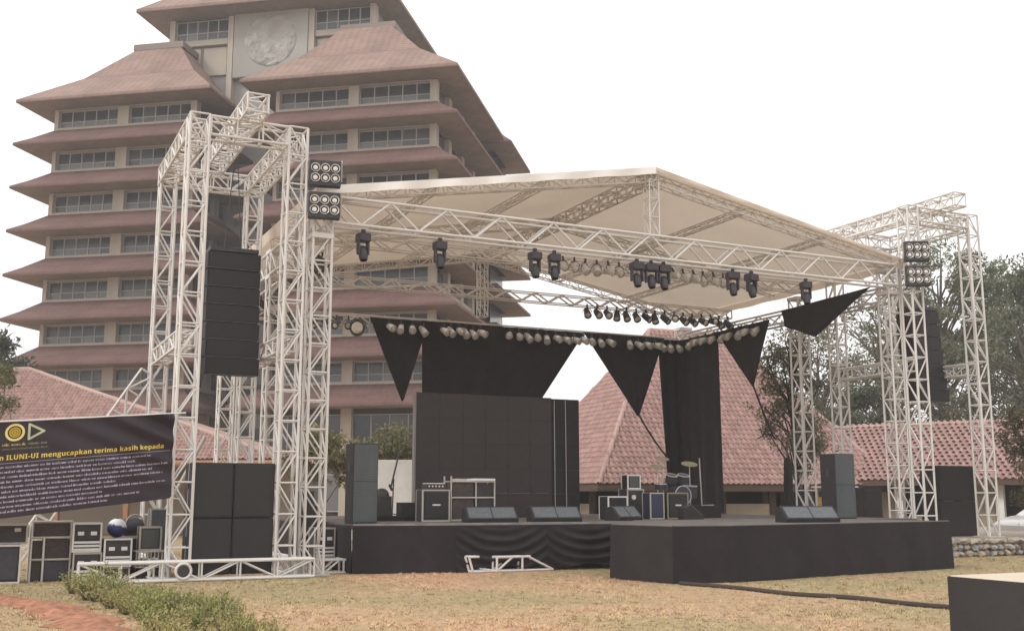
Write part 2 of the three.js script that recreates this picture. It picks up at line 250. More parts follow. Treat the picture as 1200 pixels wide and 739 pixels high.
// ---------------------------------------------------------------- tower block
{
  const B = thing('tower_block', 'tall hazy office tower with stacked brown skirt roofs on every floor', 'building', [BX, 0, -BD], -BETA);
  const E = [...Array(8)].map((_, k) => 34.05 - 3.68 * k), OV = 2.2;
  const skirt = (u0, u1, v0, v1, h, rise = 1.85, ov = OV) => {
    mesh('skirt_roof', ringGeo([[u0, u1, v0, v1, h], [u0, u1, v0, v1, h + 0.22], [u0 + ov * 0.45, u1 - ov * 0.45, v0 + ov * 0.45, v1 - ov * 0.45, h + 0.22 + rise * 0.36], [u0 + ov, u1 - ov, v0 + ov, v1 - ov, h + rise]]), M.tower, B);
    mesh('soffit', ringGeo([[u0 + 0.02, u1 - 0.02, v0 + 0.02, v1 - 0.02, h + 0.01], [u0 + ov + 0.4, u1 - ov - 0.4, v0 + ov + 0.4, v1 - ov - 0.4, h + 0.03]]), M.soffit, B);
  };
  const gUp = {}, panes = [M.glassDark, M.glassDark, M.glassMid], low = [M.glassMid, M.glassPale, M.glassPale];
  const win = (u0, u1, h0, h1, v, cols, name = 'pane') => {
    const g = new THREE.Group(); g.name = 'window'; g.position.set(u0, h0, -v); B.add(g);
    const w = u1 - u0, h = h1 - h0, t = h * 0.38, cw = w / cols, f = [];
    const pg = (a, k) => gUp[k] || (gUp[k] = new THREE.BoxGeometry(cw - 0.1, a, 0.03));
    for (let i = 0; i < cols; i++) {
      mesh(name, pg(h - t - 0.1, 'u' + cw.toFixed(2) + h.toFixed(1)), panes[Math.floor(rnd() * 3)], g, [cw * (i + 0.5), (t + h) / 2, rr(-0.03, 0)]);
      mesh(name, pg(t - 0.1, 'l' + cw.toFixed(2) + h.toFixed(1)), low[Math.floor(rnd() * 3)], g, [cw * (i + 0.5), t / 2, rr(-0.03, 0)]);
    }
    for (let i = 0; i <= cols; i++) f.push(bxAt(0.09, h, 0.1, cw * i, h / 2, 0));
    f.push(bxAt(w, 0.08, 0.08, w / 2, t, 0), bxAt(w, 0.08, 0.08, w / 2, 0.04, 0), bxAt(w, 0.08, 0.08, w / 2, h - 0.04, 0));
    mesh('frame', mergeGeometries(f), M.frame, g);
  };
  const wing = (u0, u1, v0, v1, bays) => {
    const a = u0 + OV, b = u1 - OV, f = v0 + OV, k2 = v1 - OV;
    mesh('core_wall', bxAt(b - a - 1.3, 34, k2 - f - 1.3, (a + b) / 2, 17, -(f + k2) / 2), M.interiorShade, B);
    E.forEach(h => { if (h !== E[0]) skirt(u0, u1, v0, v1, h); });
    // corner and middle pillars
    const pu = [[a, bays[0][0]], [bays[0][1], bays[1][0]], [bays[1][1], b]];
    for (const [p, q] of pu) mesh('pillar', bxAt(q - p, 34.0, 0.75, (p + q) / 2, 17.0, -(f + 0.37)), M.concrete, B);
    mesh('pillar', bxAt(0.75, 34.0, 0.9, b - 0.38, 17, -(k2 - 0.5)), M.concrete, B);
    for (const s of [0.33, 0.66]) mesh('pillar', bxAt(0.75, 34.0, 0.9, b - 0.38, 17, -(f + (k2 - f) * s)), M.concrete, B);
    for (let k = 0; k < 7; k++) {
      const top = E[k], bot = E[k + 1] + 1.9;
      for (const [p, q] of bays) {
        mesh('lintel', bxAt(q - p, 0.08, 0.6, (p + q) / 2, top - 0.05, -(f + 0.33)), M.concrete, B);
        mesh('sill', bxAt(q - p, 0.2, 0.7, (p + q) / 2, bot + 0.03, -(f + 0.34)), M.concrete, B);
        win(p, q, bot + 0.13, top - 0.09, f + 0.42, 5);
      }
      mesh('sill', bxAt(0.5, 0.32, k2 - f - 1, b - 0.3, bot + 0.15, -(f + k2) / 2), M.concrete, B);
      mesh('side_window', bxAt(0.06, top - bot - 0.5, k2 - f - 1, b - 0.45, (top + bot) / 2 + 0.1, -(f + k2) / 2), M.glassMid, B);
    }
    for (const [p, q] of bays) { win(p, q, 0.6, 7.9, f + 0.42, 4, 'ground_floor_pane'); }
  };
  wing(-38, -20.6, 0.6, 18, [[-35.45, -29.95], [-28.95, -23.35]]);
  wing(-17.8, 0, 0, 17.9, [[-15.3, -9.45], [-8.6, -2.75]]);
  // rear right wing: plain stacked floors, one storey ring each
  mesh('core_wall', bxAt(13, 34, 7, -8.9, 17, -23.5), M.interiorShade, B);
  E.forEach((h, k) => { skirt(-17.8, 0.5, 18.7, 28.6, h, 1.9, 1.7); if (k < 7) { mesh('side_window', bxAt(0.08, 1.5, 5.6, -1.95, h - 1.0, -23.6), M.glassMid, B); mesh('sill', bxAt(0.3, 0.4, 6.0, -1.9, h - 1.95, -23.6), M.concrete, B); } });
  mesh('wing_roof', ringGeo([[-17.8, 0, 18.7, 28.6, 34.1], [-15, -3, 21, 26.5, 36.4]], true), M.towerTopLit, B);
  mesh('gutter', bxAt(3.6, 0.45, 1.2, -2.4, 35.0, -18.4), M.white, B);
  // hip roofs of the two wings with a raised ridge box
  for (const [u0, u1, v0, v1, r0, r1] of [[-38, -20.6, 0.6, 18, -30.6, -26.4], [-17.8, 0, 0, 17.9, -11.4, -7.1]]) {
    const roof = mesh('hip_roof', ringGeo([[u0, u1, v0, v1, 34.07], [u0, u1, v0, v1, 34.32], [u0 * 0.45 + r0 * 0.55, u1 * 0.45 + r1 * 0.55, v0 + 3.2, v1 - 3.2, 37.1], [r0, r1, v0 + 5.6, v1 - 5.6, 40.4]], true), M.towerTopLit, B);
    mesh('ridge_box', bxAt(r1 - r0 + 0.5, 0.55, 6.4, (r0 + r1) / 2, 40.6, -(v0 + v1) / 2), M.soffit, roof);
    mesh('soffit', ringGeo([[u0 + 0.02, u1 - 0.02, v0 + 0.02, v1 - 0.02, 34.06], [u0 + 3, u1 - 3, v0 + 3, v1 - 3, 34.08]]), M.soffit, B);
  }
  // recess between the wings and the central shaft
  mesh('recess_wall', bxAt(8, 36, 1, -19.2, 18, -10.4), M.concreteGrey, B);
  for (const h of E) mesh('recess_band', bxAt(6, 0.9, 0.8, -19.2, h - 1.4, -9.6), M.tower, B);
  mesh('shaft_wall', bxAt(18.6, 44, 20.4, -19.2, 22, -19.4), M.concreteGrey, B);
  for (const u of [-28.6, -22.95, -15.35, -9.75]) mesh('pillar', bxAt(0.5, 14, 0.8, u, 37, -8.95), M.concrete, B);
  mesh('relief_panel', rbox(7.0, 6.2, 0.5, 0.1), M.relief, B, [-19.15, 41.2, -8.75]);
  const disc = new THREE.CircleGeometry(2.55, 1), dp = [], di = [];   // carved roundel: uneven raised relief
  for (let i = 0; i <= 26; i++) for (let j = 0; j < 72; j++) { const r = i / 26, a = j / 72 * Math.PI * 2, x = 2.5 * r * Math.cos(a), y = 2.5 * r * Math.sin(a), k = Math.max(0, fbm(x * 1.5 + 20, y * 1.5 + 31, 256, 3) - 0.42) * 2.2 + 0.25 * Math.abs(Math.sin(a * 8)) * (r > 0.62 && r < 0.9 ? 1 : 0); dp.push(x, y, r > 0.97 ? -0.1 : 0.02 + 0.14 * k); }
  for (let i = 0; i < 26; i++) for (let j = 0; j < 72; j++) { const a = i * 72 + j, b = i * 72 + (j + 1) % 72; di.push(a, a + 72, b, b, a + 72, b + 72); }
  disc.setIndex(di); disc.setAttribute('position', new THREE.Float32BufferAttribute(dp, 3)); disc.setAttribute('uv', new THREE.Float32BufferAttribute(dp.filter((_, i) => i % 3 < 2), 2)); disc.computeVertexNormals();
  mesh('relief_disc', disc, M.relief, B, [-19.15, 41.4, -8.5]);
  for (const [p, q] of [[-28.3, -23.3], [-15.05, -10.0]]) {
    win(p, q, 42.0, 43.9, 8.9, 5, 'shaft_pane');
    mesh('sill', bxAt(q - p, 0.5, 0.5, (p + q) / 2, 41.72, -8.95), M.concrete, B);
    for (const s of [0, 1]) mesh('wall_panel', bxAt((q - p) / 2 - 0.3, 2.6, 0.25, p + (q - p) * (0.25 + 0.5 * s), 40.0, -9.1), M.concrete, B);
  }
  mesh('shaft_roof', ringGeo([[-31, -7.4, 6.4, 32, 44.05], [-31, -7.4, 6.4, 32, 44.35], [-26, -12.5, 12, 26.5, 49.5], [-22, -16.5, 16, 22, 57]], true), M.towerTopLit, B);
  mesh('soffit', ringGeo([[-30.98, -7.42, 6.42, 31.98, 44.04], [-27, -11, 10, 28, 44.06]]), M.soffit, B);
}

// ---------------------------------------------------------------- low tiled buildings behind the stage
function roofCaps(parent, list) { for (const [a, b] of list) { const c = new THREE.LineCurve3(a, b); mesh('ridge_cap', new THREE.TubeGeometry(c, 1, 0.13, 6), M.clayCap, parent); } }
{
  const P = thing('tiled_pavilion', 'pavilion with steep pink clay tile hip roof behind the long black curtain', 'building', [0, 0, 0]);
  const e = 2.25, F = V(3.7, e, -47), L = V(-0.45, e, -58), R = V(18.5, e, -52.6), Bk = V(14.35, e, -63.6);
  const dx = R.clone().sub(F).normalize(), ctr = F.clone().add(Bk).multiplyScalar(0.5); ctr.y = 10.0;
  const r0 = ctr.clone().addScaledVector(dx, -2.2), r1 = ctr.clone().addScaledVector(dx, 2.2);
  const roof = new THREE.Group(); roof.name = 'roof'; P.add(roof);
  for (const q of [[F, R, r1, r0], [L, F, r0], [R, Bk, r1], [Bk, L, r0, r1]]) mesh('roof_deck', polyGeo(q), M.clayUnder, roof);
  tilePlane(roof, [F, R, r1, r0], 0.27, 0.34, M.clay); tilePlane(roof, [L, F, r0], 0.27, 0.34, M.clay);
  roofCaps(roof, [[F, r0], [L, r0], [R, r1], [r0, r1], [Bk, r1]]);
  for (const [a, b] of [[F, R], [L, F]]) { const d = b.clone().sub(a), m = mesh('fascia', new THREE.BoxGeometry(d.length(), 0.28, 0.1), M.timberDark, P); m.position.copy(a).add(b).multiplyScalar(0.5); m.position.y -= 0.16; m.rotation.y = Math.atan2(-d.z, d.x); }
  const inn = (p, k) => p.clone().lerp(ctr, k).setY(0), c = [inn(F, 0.16), inn(R, 0.16), inn(Bk, 0.16), inn(L, 0.16)];
  for (const [a, b, n] of [[c[0], c[1], 5], [c[3], c[0], 4]]) for (let i = 0; i <= n; i++) { const p = a.clone().lerp(b, i / n); mesh('post', bxAt(0.3, 2.6, 0.3, p.x, 1.3, p.z), M.timberDark, P); if (i < n && i !== 3) { const q = a.clone().lerp(b, (i + 1) / n), d = q.clone().sub(p), w = mesh('wall_panel', new THREE.BoxGeometry(d.length() - 0.3, i % 2 ? 2.5 : 1.4, 0.12), M.plaster, P); w.position.copy(p).add(q).multiplyScalar(0.5); w.position.y = i % 2 ? 1.25 : 0.7; w.rotation.y = Math.atan2(-d.z, d.x); } }
  mesh('back_wall', bxAt(11, 3, 0.3, 8.5, 1.5, -57.5), M.interiorShade, P);  // painted near black for the shade behind the openings
}
{
  const P = thing('long_tiled_building', 'long low building with pale pink tiled roof behind the speaker tower by the trees', 'building', [0, 0, 0]);
  const a = V(11.8, 2.45, -55.2), b = V(29, 2.45, -42.2), d = b.clone().sub(a).normalize(), bk = V(d.z, 0, -d.x).multiplyScalar(1); if (bk.z > 0) bk.negate();
  const ra = a.clone().addScaledVector(bk, 3.6).setY(5.15), rb = b.clone().addScaledVector(bk, 3.6).setY(5.15), ba = a.clone().addScaledVector(bk, 7.2), bb = b.clone().addScaledVector(bk, 7.2);
  const roof = new THREE.Group(); roof.name = 'roof'; P.add(roof);
  mesh('roof_deck', polyGeo([a, b, rb, ra]), M.clayUnder, roof); mesh('roof_deck', polyGeo([bb, ba, ra, rb]), M.clayUnder, roof);
  tilePlane(roof, [a, b, rb, ra], 0.3, 0.34, M.clay, 0.5); roofCaps(roof, [[ra, rb]]);
  const len = a.distanceTo(b), turn = Math.atan2(-d.z, d.x), place = (name, w, h, t, s, off, y, m) => { const o = mesh(name, new THREE.BoxGeometry(w, h, t), m, P); o.position.copy(a).addScaledVector(d, s).addScaledVector(bk, off); o.position.y = y; o.rotation.y = turn; };
  place('fascia', len, 0.22, 0.1, len / 2, 0.05, 2.33, M.timberDark);
  place('back_wall', len - 1, 2.6, 0.2, len / 2, 3.4, 1.3, M.interiorShade);  // near black colour stands for the shaded inside
  for (let i = 0; i < 10; i++) place('column', 0.34, 2.3, 0.34, 0.6 + i * 2.2, 0.9, 1.15, i % 2 ? M.white : M.plaster);
  for (let i = 0; i < 9; i += 2) place('wall_panel', 1.4, 2.3, 0.15, 1.7 + i * 2.2, 1.6, 1.15, M.plaster);
  for (let i = 1; i < 9; i += 2) place('wall_panel', 1.8, 0.8, 0.15, 1.7 + i * 2.2, 1.6, 0.4, M.plaster);
}
{
  const P = thing('low_hip_building', 'low building with dusty pink hip roof behind the banner', 'building', [0, 0, 0]);
  const e = 3.3, a = V(-36, e, -50.5), b = V(-9.8, e, -47.0), ra = V(-34, 7.9, -55.5), rb = V(-23.8, 7.9, -53.5), c = V(-9.4, e, -58.5);
  const roof = new THREE.Group(); roof.name = 'roof'; P.add(roof);
  mesh('roof_deck', polyGeo([a, b, rb, ra]), M.clayUnder, roof); mesh('roof_deck', polyGeo([b, c, rb]), M.clayUnder, roof); mesh('roof_deck', polyGeo([c, V(-36, e, -60), ra, rb]), M.clayUnder, roof);
  tilePlane(roof, [a, b, rb, ra], 0.2, 0.26, M.clay); roofCaps(roof, [[b, rb], [rb, ra]]);
  bar('eave_beam', V(-36, e - 0.2, -50.3), V(-9.7, e - 0.2, -46.8), 0.16, M.timber, P);
  for (let i = 0; i < 9; i++) { const t = i / 8, x = -36 + 25.6 * t, z = -50.8 + 3.4 * t; mesh('post', bxAt(0.22, 3.2, 0.22, x, 1.6, z), M.timber, P); }
  mesh('back_wall', bxAt(26, 3.2, 0.3, -22.8, 1.6, -52), M.plaster, P);
}
{
  const p = thing('white_panel', 'bright white panel standing upright behind the stage beside the screen', 'panel', [-4.75, 0, -40.5]);
  mesh('board', rbox(2.7, 2.9, 0.08), M.white, p, [0, 1.6, 0]); for (const s of [-1, 1]) mesh('leg', bxAt(0.08, 0.6, 0.08, s * 0.8, 0.3, 0.12), M.trussGrey, p);
}

// ---------------------------------------------------------------- terrace on the right
{
  const T = thing('stone_terrace', 'low rubble stone terrace under the far speaker tower', 'terrace', W(20.2, 0, -0.75), PHI);
  mesh('terrace_top', bxAt(16, 0.5, 9, 8, 0.25, -4.75), M.plaster, T);
  const gs = [0, 1, 2, 3].map(k => { const g = new THREE.DodecahedronGeometry(0.5, 0); g.scale(1, 0.7 + 0.08 * k, 0.7); g.rotateY(k * 1.3); g.rotateX(k * 0.7); return g; });
  const tones = [M.stone, M.plaster, M.concreteGrey];
  for (let i = 0; i < 170; i++) {
    const row = i % 3, s = mesh('stone', gs[i % 4], tones[Math.floor(rnd() * 3)], T, [Math.floor(i / 3) * 0.26 + rr(-0.05, 0.05), 0.09 + row * 0.17, -0.12 + rr(-0.05, 0.05)], [rr(-0.3, 0.3), rr(0, 6), rr(-0.3, 0.3)]);
    s.scale.set(rr(0.26, 0.38), rr(0.2, 0.28), rr(0.3, 0.4));
  }
}

// ---------------------------------------------------------------- loudspeaker towers
function paTower(name, label, u, y, v, H, w, dp, left) {
  const T = st(name, label, 'truss tower', u, y, v);
  const fc = left ? [2, 1] : [2, 3];
  for (const [x, z] of [[0, 0], [w, 0]]) truss(T, 'truss_leg', V(x, 0, z), V(x, H, z), { faces: fc });
  for (const [x, z] of [[0, -dp], [w, -dp]]) truss(T, 'truss_leg', V(x, 0, z), V(x, H - 0.45, z), { faces: [2], w: 0.38, h: 0.38 });
  const y1 = H - 0.24;
  truss(T, 'top_truss', V(0.24, y1, 0), V(w - 0.24, y1, 0), { faces: [1, 0], panel: 0.5 });
  truss(T, 'top_truss', V(0.2, y1, -dp), V(w - 0.2, y1, -dp), { faces: [0], panel: 0.5 });
  for (const x of [0, w]) truss(T, 'side_truss', V(x, y1, -0.24), V(x, y1, -dp - 0.2), { faces: [0], panel: 0.55 });
  truss(T, 'array_truss', V(w / 2, y1 + 0.42, 0.9), V(w / 2, y1 + 0.42, -dp - 0.3), { faces: [0, 1], panel: 0.5, w: 0.46, h: 0.4 });
  for (const x of [0, w]) truss(T, 'tie_truss', V(x, 5.1, -0.2), V(x, 5.1, -dp + 0.2), { faces: [0], panel: 0.6, w: 0.34, h: 0.34 });
  for (const [x, z] of [[0, 0], [w, 0], [0, -dp], [w, -dp]]) mesh('base_plate', rbox(0.66, 0.05, 0.66), M.trussGrey, T, [x, 0.026, z]);
  return T;
}
const PL = paTower('speaker_tower', 'tall white truss tower carrying the line array beside the dark banner', 0, 0, 0, 10.05, 2.2, 4.3, true);
truss(PL, 'base_beam', V(-1.95, 0.22, 0.42), V(2.75, 0.22, 0.42), { faces: [1, 2], panel: 0.78, h: 0.36, w: 0.3 });
for (const x of [-0.35, 2.6]) truss(PL, 'base_beam', V(x, 0.2, 0.2), V(x, 0.2, -4.6), { faces: [2], panel: 0.6, h: 0.32, w: 0.28 });
{ const g = new THREE.TorusGeometry(0.15, 0.03, 8, 20); mesh('caster_ring', g, M.truss, PL, [0.03, 0.22, 0.6]); mesh('caster_hub', new THREE.CylinderGeometry(0.12, 0.12, 0.06, 16), M.darkMetal, PL, [0.03, 0.22, 0.58], [Math.PI / 2, 0, 0]); }
truss(PL, 'outrigger', V(-0.25, 4.75, -4.3), V(-3.0, 0.2, -4.9), { faces: [2], panel: 0.6, w: 0.34, h: 0.3, r: 0.022 });
truss(PL, 'outrigger', V(2.2, 8.0, -0.4), V(3.0, 7.2, -3.6), { faces: [0], panel: 0.6, w: 0.34, h: 0.3 });
bar('prop_pole', V(0.9, 3.1, -2.5), V(0.1, 1.4, -2.6), 0.045, M.trussGrey, PL);
const PR = paTower('speaker_tower', 'white truss tower carrying the line array in front of the trees', 21.15, 0.5, 0, 9.95, 2.55, 3.3, false);

// line arrays
function lineArray(label, u, v, top, w) {
  const A = st('line_array', label, 'loudspeaker', u, top, v, null, 0.0);
  for (let i = 0; i < 7; i++) {
    const c = mesh('cabinet', rbox(w, 0.4, 0.62, 0.015), M.speaker, A, [0, -0.22 - i * 0.418, 0.012 * i * i * 0.5], [0.012 * i, 0, 0]);
    mesh('front_grille', bxAt(w - 0.07, 0.34, 0.02, 0, 0, 0.318), M.grille, c);
    mesh('edge_strip', bxAt(w - 0.02, 0.014, 0.02, 0, -0.193, 0.318), M.wedgeGrille, c);
  }
  mesh('flying_frame', bxAt(w - 0.1, 0.1, 0.55, 0, 0.06, 0), M.darkMetal, A);
  for (const s of [-1, 1]) bar('hoist_chain', V(s * 0.2, 0.1, 0), V(s * 0.05, 2.2, 0), 0.012, M.darkMetal, A);
}
lineArray('hanging column of seven black loudspeaker cabinets in the tower beside the banner', 1.25, 2.0, 7.42, 1.24);
lineArray('hanging column of black loudspeaker cabinets in the tower by the trees', 23.0, 1.6, 7.6, 1.24);

// subwoofers
function sub(label, u, y, v, w, h, d, group) {
  const s = st('subwoofer', label, 'loudspeaker', u, y, v, group);
  mesh('cabinet', rbox(w, h, d, 0.02), M.speaker, s, [0, h / 2, 0]); mesh('front_grille', rbox(w - 0.06, h - 0.06, 0.03), M.grille, s, [0, h / 2, d / 2]);
  for (const k of [-1, 1]) mesh('handle', bxAt(0.02, 0.18, 0.12, k * (w / 2 + 0.004), h * 0.6, 0), M.darkMetal, s);
}
for (const i of [0, 1]) for (const j of [0, 1]) sub((j ? 'top' : 'bottom') + ' black subwoofer of the stack ' + (i ? 'next to the stage side tower leg' : 'next to the banner side tower leg'), 0.62 + i * 0.885, 0.1 + j * 1.165, 0.25, 0.875, 1.155, 0.8, 'subwoofers in the tower beside the banner');
for (const j of [0, 1]) sub((j ? 'upper' : 'lower') + ' big black subwoofer of the pair on the stone terrace', 23.75, 0.5 + j * 1.09, 1.5, 1.55, 1.08, 0.8, 'subwoofers on the terrace');

// blinder lamp banks
function blinder(label, u, y, v, group, turn) {
  const b = st('blinder_light', label, 'stage light', u, y, v, group, turn);
  mesh('housing', rbox(0.72, 0.62, 0.2, 0.03), M.darkMetal, b);
  for (let i = 0; i < 3; i++) for (let j = 0; j < 2; j++) {
    const l = new THREE.LatheGeometry([[0, -0.02], [0.04, -0.015], [0.085, 0.03], [0.1, 0.07], [0.106, 0.07]].map(p => new THREE.Vector2(...p)), 16); l.rotateX(Math.PI / 2);
    const m = mesh('lamp', l, M.parLens, b, [-0.225 + i * 0.225, 0.12 - j * 0.235, 0.06]);
    const gl = new THREE.SphereGeometry(0.07, 12, 8); gl.scale(1, 1, 0.5); mesh('bulb', gl, M.lens, m, [0, 0, 0.02]);
  }
  for (const s of [-1, 1]) mesh('bracket', bxAt(0.03, 0.5, 0.05, s * 0.38, 0.1, -0.02), M.trussGrey, b);
}
for (const y of [9.0, 8.25]) blinder((y > 8.5 ? 'upper' : 'lower') + ' bank of six round lamps on the tower beside the banner', 2.82, y, -0.28, 'lamp banks on the tower beside the banner', -0.2);
for (const y of [8.95, 8.2]) blinder((y > 8.5 ? 'upper' : 'lower') + ' bank of six round lamps on the tower by the trees', 20.98, y, -0.42, 'lamp banks on the tower by the trees', -0.5);

// ---------------------------------------------------------------- stage roof
const U0 = 3.1, U1 = 20.7, V0 = 0.35, V1 = 11.5, UM = 12.1, HB = 7.98, HT = 8.64, HA = 10.3;
{
  const R = st('stage_roof', 'white canvas gable canopy on white trusses over the stage', 'canopy', 0, 0, 0);
  const p = (u, y, v) => V(u, y, -v);
  const main = (name, a, b, o) => truss(R, name, a, b, Object.assign({ w: 0.46, h: 0.62, panel: 0.735, r: 0.037, rb: 0.028, zig: true, bare: [0, 2] }, o));
  main('front_truss', p(U0, (HB + HT) / 2, V0), p(U1, (HB + HT) / 2, V0), { faces: [1, 3, 0] });
  main('side_truss', p(U1, 7.76, V0 + 0.3), p(U1, 7.76, V1), { faces: [3], h: 0.4 });
  main('side_truss', p(U0, 7.95, V0 + 0.3), p(U0, 7.95, V1), { faces: [1], mat: M.truss });
  main('rear_truss', p(U0 + 0.3, 7.64, V1), p(U1 - 0.3, 7.64, V1), { faces: [1], h: 0.34, w: 0.36, panel: 0.5, r: 0.028, rb: 0.02 });
  for (const v of [4, 8]) main('lighting_truss', p(U0 + 0.3, v === 4 ? 8.55 : 8.25, v), p(U1 - 0.3, v === 4 ? 8.55 : 8.25, v), { faces: [], mat: M.truss, h: 0.3, w: 0.3, panel: 0.5, r: 0.022 });
  // rafters, ridge, purlins
  const raf = (v, mat, w) => { for (const u of [U0, U1]) truss(R, 'rafter', p(u, HT + 0.1, v), p(UM, HA, v), { w: 0.26, h: 0.26, panel: 0.5, r: 0.02, rb: 0.012, mat, whole: true }); };
  raf(V0 + 0.1, M.truss); raf(5.9, M.truss); raf(V1, M.truss);
  truss(R, 'ridge_truss', p(UM, HA - 0.05, V0), p(UM, HA - 0.05, V1), { w: 0.34, h: 0.34, panel: 0.5, r: 0.024, mat: M.truss, whole: true });
  for (const f of [0.36, 0.7]) for (const u of [U0, U1]) { const uu = UM + (u - UM) * f, y = HA - (HA - HT - 0.1) * f - 0.02; truss(R, 'purlin', p(uu, y, V0), p(uu, y, V1), { w: 0.16, h: 0.16, panel: 0.6, r: 0.016, rb: 0.01, mat: M.truss, whole: true }); }
  truss(R, 'king_post', p(UM, HT, V0), p(UM, HA - 0.1, V0), { w: 0.3, h: 0.3, panel: 0.45, r: 0.02, rb: 0.013, mat: M.truss, whole: true });
  truss(R, 'king_post', p(UM, 8.1, V1), p(UM, HA - 0.1, V1), { w: 0.3, h: 0.3, panel: 0.45, r: 0.02, rb: 0.013, mat: M.truss, whole: true });
  // canvas: two slopes that sag a little between rafters, plus the band wrapped over the front and eaves
  const sag = (a, b) => 0.09 * Math.sin(Math.PI * Math.min(1, b * 2 % 1.0001)) * Math.sin(Math.PI * a) + 0.02 * (fbm(a * 9, b * 9, 64, 3) - 0.5);
  const up = 0.16;
  mesh('canvas', clothGeo([p(U0 - 0.35, HT + up, V0 - 0.25), p(UM, HA + up + 0.06, V0 - 0.25), p(UM, HA + up + 0.06, V1 + 0.25), p(U0 - 0.35, HT + up, V1 + 0.25)], 24, 30, sag), M.fabric, R);
  mesh('canvas', clothGeo([p(UM, HA + up + 0.06, V0 - 0.25), p(U1 + 0.35, HT + up, V0 - 0.25), p(U1 + 0.35, HT + up, V1 + 0.25), p(UM, HA + up + 0.06, V1 + 0.25)], 24, 30, sag), M.fabric, R);
  const wv = (s) => (a, b) => 0.03 * b * Math.sin(a * 40 + s);
  mesh('valance', clothGeo([p(U0 - 0.36, HT + up + 0.01, V0 - 0.26), p(UM, HA + up + 0.07, V0 - 0.26), p(UM, HA + up - 0.13, V0 - 0.27), p(U0 - 0.36, HT + up - 0.2, V0 - 0.27)], 60, 3, wv(0)), M.fabricLit, R);  // left band coloured as lit canvas
  mesh('valance', clothGeo([p(UM, HA + up + 0.07, V0 - 0.26), p(U1 + 0.36, HT + up + 0.01, V0 - 0.26), p(U1 + 0.36, HT + up - 0.06, V0 - 0.27), p(UM, HA + up - 0.04, V0 - 0.27)], 60, 3, wv(2)), M.fabric, R);
  mesh('eave_flap', clothGeo([p(U1 + 0.36, HT + up, V0 - 0.25), p(U1 + 0.36, HT + up, V1 + 0.25), p(U1 + 0.3, HT - 0.1, V1 + 0.25), p(U1 + 0.3, HT - 0.1, V0 - 0.25)], 40, 2, wv(1)), M.fabric, R);
  mesh('eave_flap', clothGeo([p(U0 - 0.36, HT + up, V0 - 0.25), p(U0 - 0.36, HT + up, V1 + 0.25), p(U0 - 0.3, HT - 0.1, V1 + 0.25), p(U0 - 0.3, HT - 0.1, V0 - 0.25)], 40, 2, wv(1)), M.fabric, R);
}
function roofTower(label, u, v, y, top, mat, faces) { const t = st('roof_tower', label, 'truss tower', u, y, v); truss(t, 'truss_leg', V(0, 0, 0), V(0, top - y, 0), { faces, mat, w: 0.44, h: 0.44 }); mesh('base_plate', rbox(0.7, 0.05, 0.7), M.trussGrey, t, [0, 0.026, 0]); mesh('sleeve_block', bxAt(0.52, 0.1, 0.52, 0, top - y - 0.7, 0), M.truss, t); mesh('sleeve_block', bxAt(0.52, 0.1, 0.52, 0, top - y, 0), M.truss, t); return t; }
roofTower('white truss roof post beside the lamp banks at the flight case end', 2.87, 0.15, 0, 8.3, M.truss, [2, 1]);
roofTower('white truss roof post at the far front corner of the stage', 20.7, 0.5, 0, 8.5, M.truss, [2, 3]);
roofTower('truss roof post behind the hanging line array beside the banner', 3.1, 5.2, 0, 8.3, M.truss, [2, 1]);
roofTower('truss roof post at the back corner behind the subwoofers', 3.1, 11.5, 0, 8.3, M.truss, [2]);
roofTower('truss roof post beside the conifer and the tall grey speaker', 20.7, 4.6, 0, 8.3, M.truss, [2, 3]);
roofTower('truss roof post hidden by the long black curtain', 21.1, 11.95, 0, 8.3, M.truss, [2]);

// ---------------------------------------------------------------- stage lights
function parCan(mat) {
  const g = new THREE.Group(); g.name = 'par_can';
  const l = new THREE.LatheGeometry([[0.05, -0.2], [0.085, -0.19], [0.1, -0.1], [0.115, 0.0], [0.12, 0.16], [0.13, 0.165], [0.13, 0.185], [0.112, 0.185]].map(p => new THREE.Vector2(...p)), 14); l.rotateX(Math.PI / 2);
  const b = mesh('body', l, mat, g, [0, -0.28, 0], [0.75, 0, 0]);
  const ln = new THREE.SphereGeometry(0.112, 14, 6, 0, Math.PI * 2, 0, 1.2); ln.scale(1, 0.35, 1); ln.rotateX(Math.PI / 2); mesh('lens', ln, M.parLens, b, [0, 0, 0.13]);
  const y = new THREE.TorusGeometry(0.15, 0.012, 6, 14, Math.PI); mesh('yoke', y, M.darkMetal, g, [0, -0.26, 0]);
  mesh('clamp', bxAt(0.05, 0.14, 0.05, 0, -0.05, 0), M.darkMetal, g);
  return g;
}
const silver = parCan(M.alu), dark = parCan(M.darkMetal);
function hang(proto, u, y, v, label, group, turn = 0, tilt = 0) { const c = copy(proto, W(u, y, v), PHI + turn, label, group); c.rotation.order = 'YXZ'; c.rotation.x = tilt; c.userData.category = 'stage light'; return c; }
const parsA = 'silver par can hanging on the rear truss above the black backdrop';
const uA = []; for (const [a, b, n] of [[8.4, 9.65, 4], [10.4, 11.8, 6], [12.95, 17.1, 12], [18.0, 20.2, 7]]) for (let i = 0; i < n; i++) uA.push(a + (b - a) * i / (n - 1));
uA.forEach(u => hang(silver, u, 7.66 + rr(-0.03, 0.02), V1 - 0.5, parsA, 'par cans on the rear truss', rr(-0.5, 0.5), rr(-0.5, 0.1)));
for (let i = 0; i < 17; i++) hang(silver, 11.2 + i * 0.385, 8.68, 3.75, 'silver par can on the truss under the middle of the canopy', 'par cans under the middle of the canopy', rr(-0.6, 0.6), rr(-0.6, 0.2));
